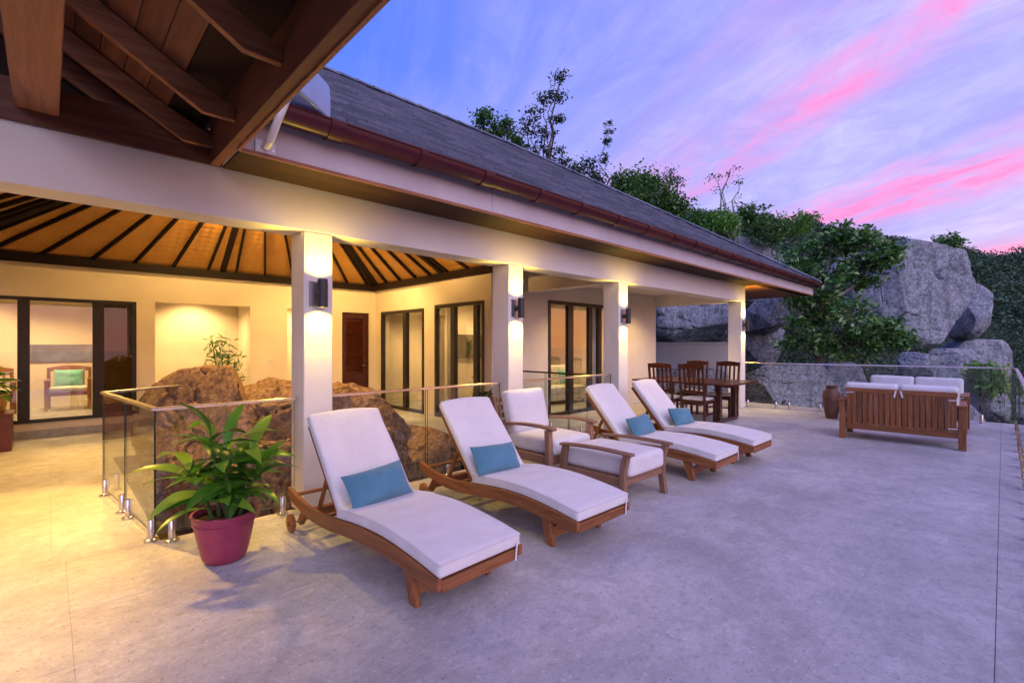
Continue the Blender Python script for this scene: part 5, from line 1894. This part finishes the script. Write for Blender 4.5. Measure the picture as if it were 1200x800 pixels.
boulder('rock', 'brown_rock', 'low brown rock behind the glass of the second lounger', (2.95, 5.6, -0.35), (0.75, 0.6, 0.80), 0.4, (), 14, 6, 0.11, 1.5, G1, 'rock')
boulder('rock', 'brown_rock', 'low brown rock in the garden behind the armchair', (4.0, 6.1, -0.5), (0.6, 0.6, 0.75), -0.4, (), 17, 5, 0.12, 1.4, G1, 'rock')
G2 = 'granite boulders beyond the terrace'
boulder('boulder', 'granite', 'huge grey granite boulder leaning over the loveseats', tuple(W(1056, 346, 17.6)), (2.2, 1.9, 2.05), VR,
        ((0.80, -0.1, -0.60, 0.70), (-0.75, -0.1, -0.55, 0.90), (-0.75, -0.2, 0.65, 0.86), (0.10, -0.97, 0.12, 0.62), (0.16, 0, 0.98, 0.86), (0.97, -0.1, 0.2, 0.90), (-0.6, -0.8, 0.0, 0.80)), 21, 6, 0.07, 1.0, G2, lvl=0.95)
boulder('boulder', 'granite', 'dark undercut boulder tucked behind the huge leaning one', tuple(W(1128, 366, 19.4)), (0.95, 1.2, 1.15), VR, ((0.6, 0, -0.8, 0.7),), 24, 5, 0.08, 1.0, G2)
boulder('boulder', 'granite', 'blocky boulder carrying the huge leaning one', tuple(W(1112, 434, 16.6)), (1.05, 1.0, 1.0), VR, ((0, 0, 1, 0.75), (0, -1, 0.1, 0.75)), 27, 6, 0.08, 1.0, G2)
boulder('boulder', 'granite', 'dark boulder under the undercut one at the hill edge', tuple(W(1132, 424, 19.6)), (1.25, 1.1, 1.15), VR, ((0, 0, 1, 0.8),), 63, 5, 0.08, 1.0, G2)
boulder('boulder', 'granite', 'small boulder wedged under the left of the huge one', tuple(W(1072, 428, 16.0)), (0.55, 0.6, 0.5), VR, (), 30, 5, 0.09, 1.0, G2)
boulder('boulder', 'granite', 'pale boulder right beside the green shrub behind the far glass', tuple(W(1152, 470, 15.4)), (0.65, 0.7, 0.8), VR, (), 33, 5, 0.09, 1.0, G2)
boulder('boulder', 'granite', 'round topped boulder peeking over the eave end', tuple(W(871, 318, 24.0)), (2.1, 1.8, 1.9), VR, ((0, 0, 1, 0.8), (0, -1, 0.1, 0.8)), 36, 6, 0.07, 1.0, G2)
boulder('boulder', 'granite', 'long boulder above the white boundary wall', tuple(W(815, 368, 20.0)), (2.1, 1.5, 1.25), VR, ((0, -1, 0.1, 0.75),), 39, 6, 0.08, 1.0, G2)
boulder('boulder', 'granite', 'boulder right of the end column under the eave', tuple(W(893, 372, 17.5)), (0.75, 1.0, 0.72), VR, ((0, -1, 0.1, 0.75), (0, 0, -1, 0.8)), 42, 6, 0.07, 1.0, G2)
boulder('boulder', 'granite', 'dark boulder slab behind the end column', tuple(W(884, 405, 18.4)), (1.2, 0.9, 0.95), VR, ((0, -1, 0, 0.7),), 45, 6, 0.07, 1.0, G2)
boulder('boulder', 'granite', 'broad flat topped boulder behind the far glass by the column', tuple(W(925, 452, 14.4)), (1.45, 1.0, 0.80), VR, ((0, 0, 1, 0.8), (0, -1, 0.1, 0.8)), 48, 6, 0.07, 1.0, G2)
boulder('boulder', 'granite', 'tilted boulder between the broad one and the urn', tuple(W(985, 452, 15.6)), (0.85, 0.8, 0.85), VR, (), 51, 5, 0.09, 1.0, G2)
boulder('boulder', 'granite', 'low boulder behind the loveseat cushions', tuple(W(1040, 462, 15.0)), (0.75, 0.7, 0.62), VR, (), 54, 5, 0.09, 1.0, G2)
boulder('boulder', 'granite', 'low boulder behind the dining chairs', tuple(W(800, 455, 15.2)), (1.75, 0.9, 0.85), VR, ((0, 0, 1, 0.7),), 57, 5, 0.07, 1.0, G2)
boulder('boulder', 'granite', 'sloping boulder behind the loveseat corner at the terrace edge', tuple(W(1115, 500, 13.6)), (0.9, 0.7, 0.7), VR, (), 60, 5, 0.09, 1.0, G2)
# boundary wall
bwall = empty('boundary_wall', (15.6, 7.0, 0))
tag(bwall, 'low white boundary wall beyond the dining end', 'wall')
MB().box(0, 0.2, -1.0, 3.6, -1.4, 1.50).build('body', 'wall_white', bwall, bevel=0.01)
MB().box(-0.03, 0.23, -1.03, 3.63, 1.502, 1.56).build('coping', 'wall_white', bwall, bevel=0.008)

# ------------------------------------------------------------------ trees and shrubs
def limb(mb, a, b, r0, r1, g, seg=5, wob=0.06):
    a, b = np.array(a, float), np.array(b, float)
    L_ = np.linalg.norm(b - a)
    pts, rr = [], []
    for i in range(seg + 1):
        t = i / seg
        p = a + (b - a) * t
        if 0 < i < seg:
            p = p + g.normal(size=3) * L_ * wob * 0.5
        pts.append(tuple(p)); rr.append(r0 + (r1 - r0) * t)
    mb.tube(pts, rr, 6)
    return pts
def tree(name, label, cat, base, lobes, leaf, mat, trunk_r, seed, group=None, bark='bark', dens=1.0, spread=0.28, ncl=18, nlf=40):
    """lobes: list of (centre, radii) in world space"""
    g = np.random.default_rng(seed)
    base = Vector(base)
    t = empty(name, base)
    tag(t, label, cat, group)
    mb = MB()
    pts = []
    lob = [(np.array(c_) - np.array(base), np.array(r_)) for c_, r_ in lobes]
    topi = max(range(len(lob)), key=lambda i: lob[i][0][2])
    top = lob[topi][0]
    spine = limb(mb, (0, 0, -0.3), top * 0.98, trunk_r, trunk_r * 0.25, g, 8, 0.05)
    for c_, r_ in lob:
        k = max(2.0, 8 * c_[2] / max(top[2], 0.1) - 2.2)
        st = spine[int(min(7, max(1, k)))]
        if np.linalg.norm(c_ - top) > 1e-6:
            limb(mb, st, c_, trunk_r * 0.45, trunk_r * 0.15, g, 5, 0.08)
        p_, cc = clumps(g, c_, r_, max(3, int(ncl * dens)), nlf, spread)
        pts.append(p_)
        for q in cc:
            limb(mb, c_ + (q - c_) * 0.05, q, trunk_r * 0.14, trunk_r * 0.05, g, 3, 0.1)
    mb.build('trunk', bark, t, smooth=True)
    leaf_cloud('crown', mat, np.concatenate(pts), leaf[0], leaf[1], t, seed=seed)
    return t
def gz(p, up=0.0):
    ph = math.degrees(math.atan2(p.y, p.x)); r = math.hypot(p.x, p.y)
    return terr(ph, r).z + up
def lobes_at(d, spec):
    return [(tuple(W(px, py, d + dd)), (rx * d / 560, rx * d / 560 * 0.9, rz * d / 560)) for (px, py, rx, rz, dd) in spec]
def gbase(px, d):
    p = W(px, 403, d)
    p.z = gz(p)
    return p
TG = 'trees above the roof'
tree('tree', 'small round topped tree showing over the roof ridge', 'tree', gbase(590, 24), lobes_at(24, [(566, 143, 16, 12, 0), (588, 152, 14, 12, 0.3), (578, 165, 16, 14, 0.5), (604, 172, 10, 10, 0)]), (0.22, 0.10), 'leaf_mid', 0.14, 3, TG, ncl=13, nlf=38, spread=0.2)
tree('tree', 'tall slender airy tree, highest above the roof ridge', 'tree', gbase(632, 23), lobes_at(23, [(656, 92, 7, 9, 0), (651, 112, 10, 10, 0.3), (638, 118, 10, 7, 0), (627, 138, 13, 9, -0.4), (650, 136, 9, 8, 0.3), (616, 150, 10, 10, 0), (640, 158, 13, 9, 0.4), (625, 172, 18, 12, 0), (648, 183, 14, 10, 0.4), (612, 185, 14, 12, 0.2), (660, 192, 9, 8, 0)]), (0.20, 0.08), 'leaf_dark', 0.11, 6, TG, ncl=6, nlf=24, spread=0.16)
tree('tree', 'thin upright sapling with a small leafy tip above the roof', 'tree', gbase(702, 22), lobes_at(22, [(713, 152, 5, 9, 0), (711, 170, 5, 9, 0), (709, 186, 3, 6, 0)]), (0.16, 0.07), 'leaf_dark', 0.045, 9, TG, ncl=6, nlf=16, spread=0.09)
tree('tree', 'dark tree beside the sapling on the roof slope', 'tree', gbase(690, 21), lobes_at(21, [(672, 205, 10, 8, 0), (694, 200, 16, 13, 0.3), (690, 215, 18, 12, 0)]), (0.18, 0.08), 'leaf_dark', 0.09, 12, TG, ncl=12, nlf=30, spread=0.2)
tree('tree', 'broad green tree massed behind the roof hip', 'tree', gbase(745, 22), lobes_at(22, [(730, 222, 22, 16, 0), (752, 215, 20, 16, 0.5), (770, 232, 24, 18, 0), (745, 240, 26, 16, -0.4), (790, 250, 16, 16, 0)]), (0.22, 0.10), 'leaf_mid', 0.18, 15, TG, ncl=26, nlf=44, spread=0.26)
tree('tree', 'twiggy dark tree rising from the broad green one', 'tree', gbase(783, 23.5), lobes_at(23.5, [(786, 200, 10, 12, 0), (778, 214, 10, 10, 0.2), (794, 216, 10, 12, 0), (785, 230, 14, 14, 0)]), (0.15, 0.05), 'leaf_dark', 0.10, 18, TG, ncl=7, nlf=22, spread=0.16)
tree('tree', 'sparse bare branched tree over the far roof slope', 'tree', gbase(850, 22), lobes_at(22, [(856, 198, 8, 8, 0), (838, 208, 8, 6, 0), (866, 212, 6, 6, 0.2), (846, 222, 8, 6, 0.1), (858, 236, 12, 8, 0), (846, 250, 18, 10, 0)]), (0.13, 0.06), 'leaf_dark', 0.09, 21, TG, 'bark_pale', ncl=3, nlf=14, spread=0.12)
SG = 'shrubs on the slope behind the roof'
for i, (px, py, d, rx, rz, m_, lab) in enumerate([
        (815, 262, 21, 20, 18, 'leaf_mid', 'green shrub behind the roof hip below the sparse tree'),
        (845, 266, 20.5, 24, 16, 'leaf_bright', 'bright shrub under the sparse tree'),
        (880, 256, 23, 26, 15, 'leaf_mid', 'spreading shrub over the round topped boulder'),
        (905, 268, 22, 22, 16, 'leaf_mid', 'shrub between the round topped boulder and the glossy tree'),
        (830, 285, 19.5, 26, 10, 'leaf_dark', 'dark low shrub at the roof edge'),
        (935, 262, 24, 22, 12, 'leaf_bright', 'light green shrub above the glossy leaved tree'),
        (1112, 286, 19.5, 16, 6, 'leaf_mid', 'small plant growing on top of the huge boulder'),
        (778, 372, 22, 16, 22, 'leaf_dark', 'dark shrub above the white boundary wall'),
        (1152, 440, 14.6, 20, 18, 'leaf_bright', 'bright green shrub beside the carrying boulder'),
        (1165, 480, 15.5, 22, 22, 'leaf_mid', 'low shrub below the terrace corner')]):
    c_ = W(px, py, d)
    tree('shrub', lab, 'shrub', (c_.x, c_.y, c_.z - rz * d / 560 - 0.3), [(tuple(c_), (rx * d / 560, rx * d / 560 * 0.8, rz * d / 560))], (0.19, 0.09), m_, 0.04, 40 + i, SG, ncl=int(22 * rx / 20), nlf=46, spread=0.17)
# the glossy broad leaved tree between column and huge boulder
tree('broadleaf_tree', 'glossy broad leaved tree growing between the boulders', 'tree', tuple(W(955, 440, 15.2)),
     lobes_at(14.8, [(940, 300, 30, 26, 0.4), (975, 285, 30, 20, 0), (1012, 285, 26, 14, -0.3), (1035, 300, 18, 12, -0.6), (925, 330, 24, 24, 0.3), (965, 325, 34, 30, 0), (1000, 320, 24, 20, 0), (950, 365, 32, 26, 0), (985, 375, 40, 28, -0.4), (1020, 385, 30, 20, -0.7), (1050, 398, 18, 10, -0.8), (940, 395, 28, 20, 0), (1000, 405, 34, 16, -0.5)]),
     (0.17, 0.095), 'leaf_gloss', 0.13, 77, None, 'bark_pale', ncl=17, nlf=44, spread=0.14)
# small shrubs in the sunken garden
for i, (x, y, z, r_, lab) in enumerate([(4.75, 5.3, 0.25, 0.45, 'dark leafy shrub behind the glass before the armchair column'), (5.45, 6.25, 0.2, 0.4, 'dark shrub in the garden corner behind the armchair')]):
    tree('shrub', lab, 'shrub', (x, y, -0.9), [((x, y, z), (r_, r_ * 0.8, 0.5))], (0.13, 0.05), 'leaf_dark', 0.03, 90 + i, 'shrubs in the sunken garden', ncl=16, nlf=34, spread=0.13)

# ------------------------------------------------------------------ far wood on the hill
g = np.random.default_rng(33)
cen = []
nt_ = 0
while nt_ < 6000:
    ph = g.uniform(-24, 34)
    r_ = 62 + (160 - 62) * math.sqrt(g.random())
    p = terr(ph, r_)
    if p.z < -44:
        continue
    nt_ += 1
    s_ = g.uniform(0.75, 1.6) * (1.0 if r_ < 60 else 1.25)
    k = 90 if r_ < 80 else 64
    d = g.normal(size=(k, 3)); d /= np.linalg.norm(d, axis=1, keepdims=True)
    d[:, 2] = np.abs(d[:, 2])
    cen.append(np.concatenate([np.array([p.x, p.y, p.z + 0.4]) + d * np.array([1.25, 1.25, 1.5]) * s_ * g.uniform(0.75, 1.0, (k, 1)), np.full((k, 1), s_)], axis=1))
cen = np.concatenate(cen)
fo = leaf_cloud('forest', 'leaf_forest', cen[:, :3], 0.50, 0.30, None, up=0.3, seed=5)
tag(fo, 'dark dense wood covering the hillside behind the boulders', 'forest', kind='stuff')
# undergrowth over the slope just below the terrace
cen = []
for _ in range(5200):
    ph = g.uniform(-14, 27)
    r_ = 14.5 + 50 * g.random() ** 0.75
    p = terr(ph, r_)
    k = 30
    sp_ = 0.35 + 0.008 * r_
    cen.append(np.array([p.x, p.y, p.z + 0.2]) + g.normal(size=(k, 3)) * np.array([sp_, sp_, sp_ * 0.7]))
ug = leaf_cloud('undergrowth', 'leaf_forest', np.concatenate(cen), 0.22, 0.10, None, seed=8)
tag(ug, 'low green undergrowth below the far corner of the terrace', 'undergrowth', kind='stuff')
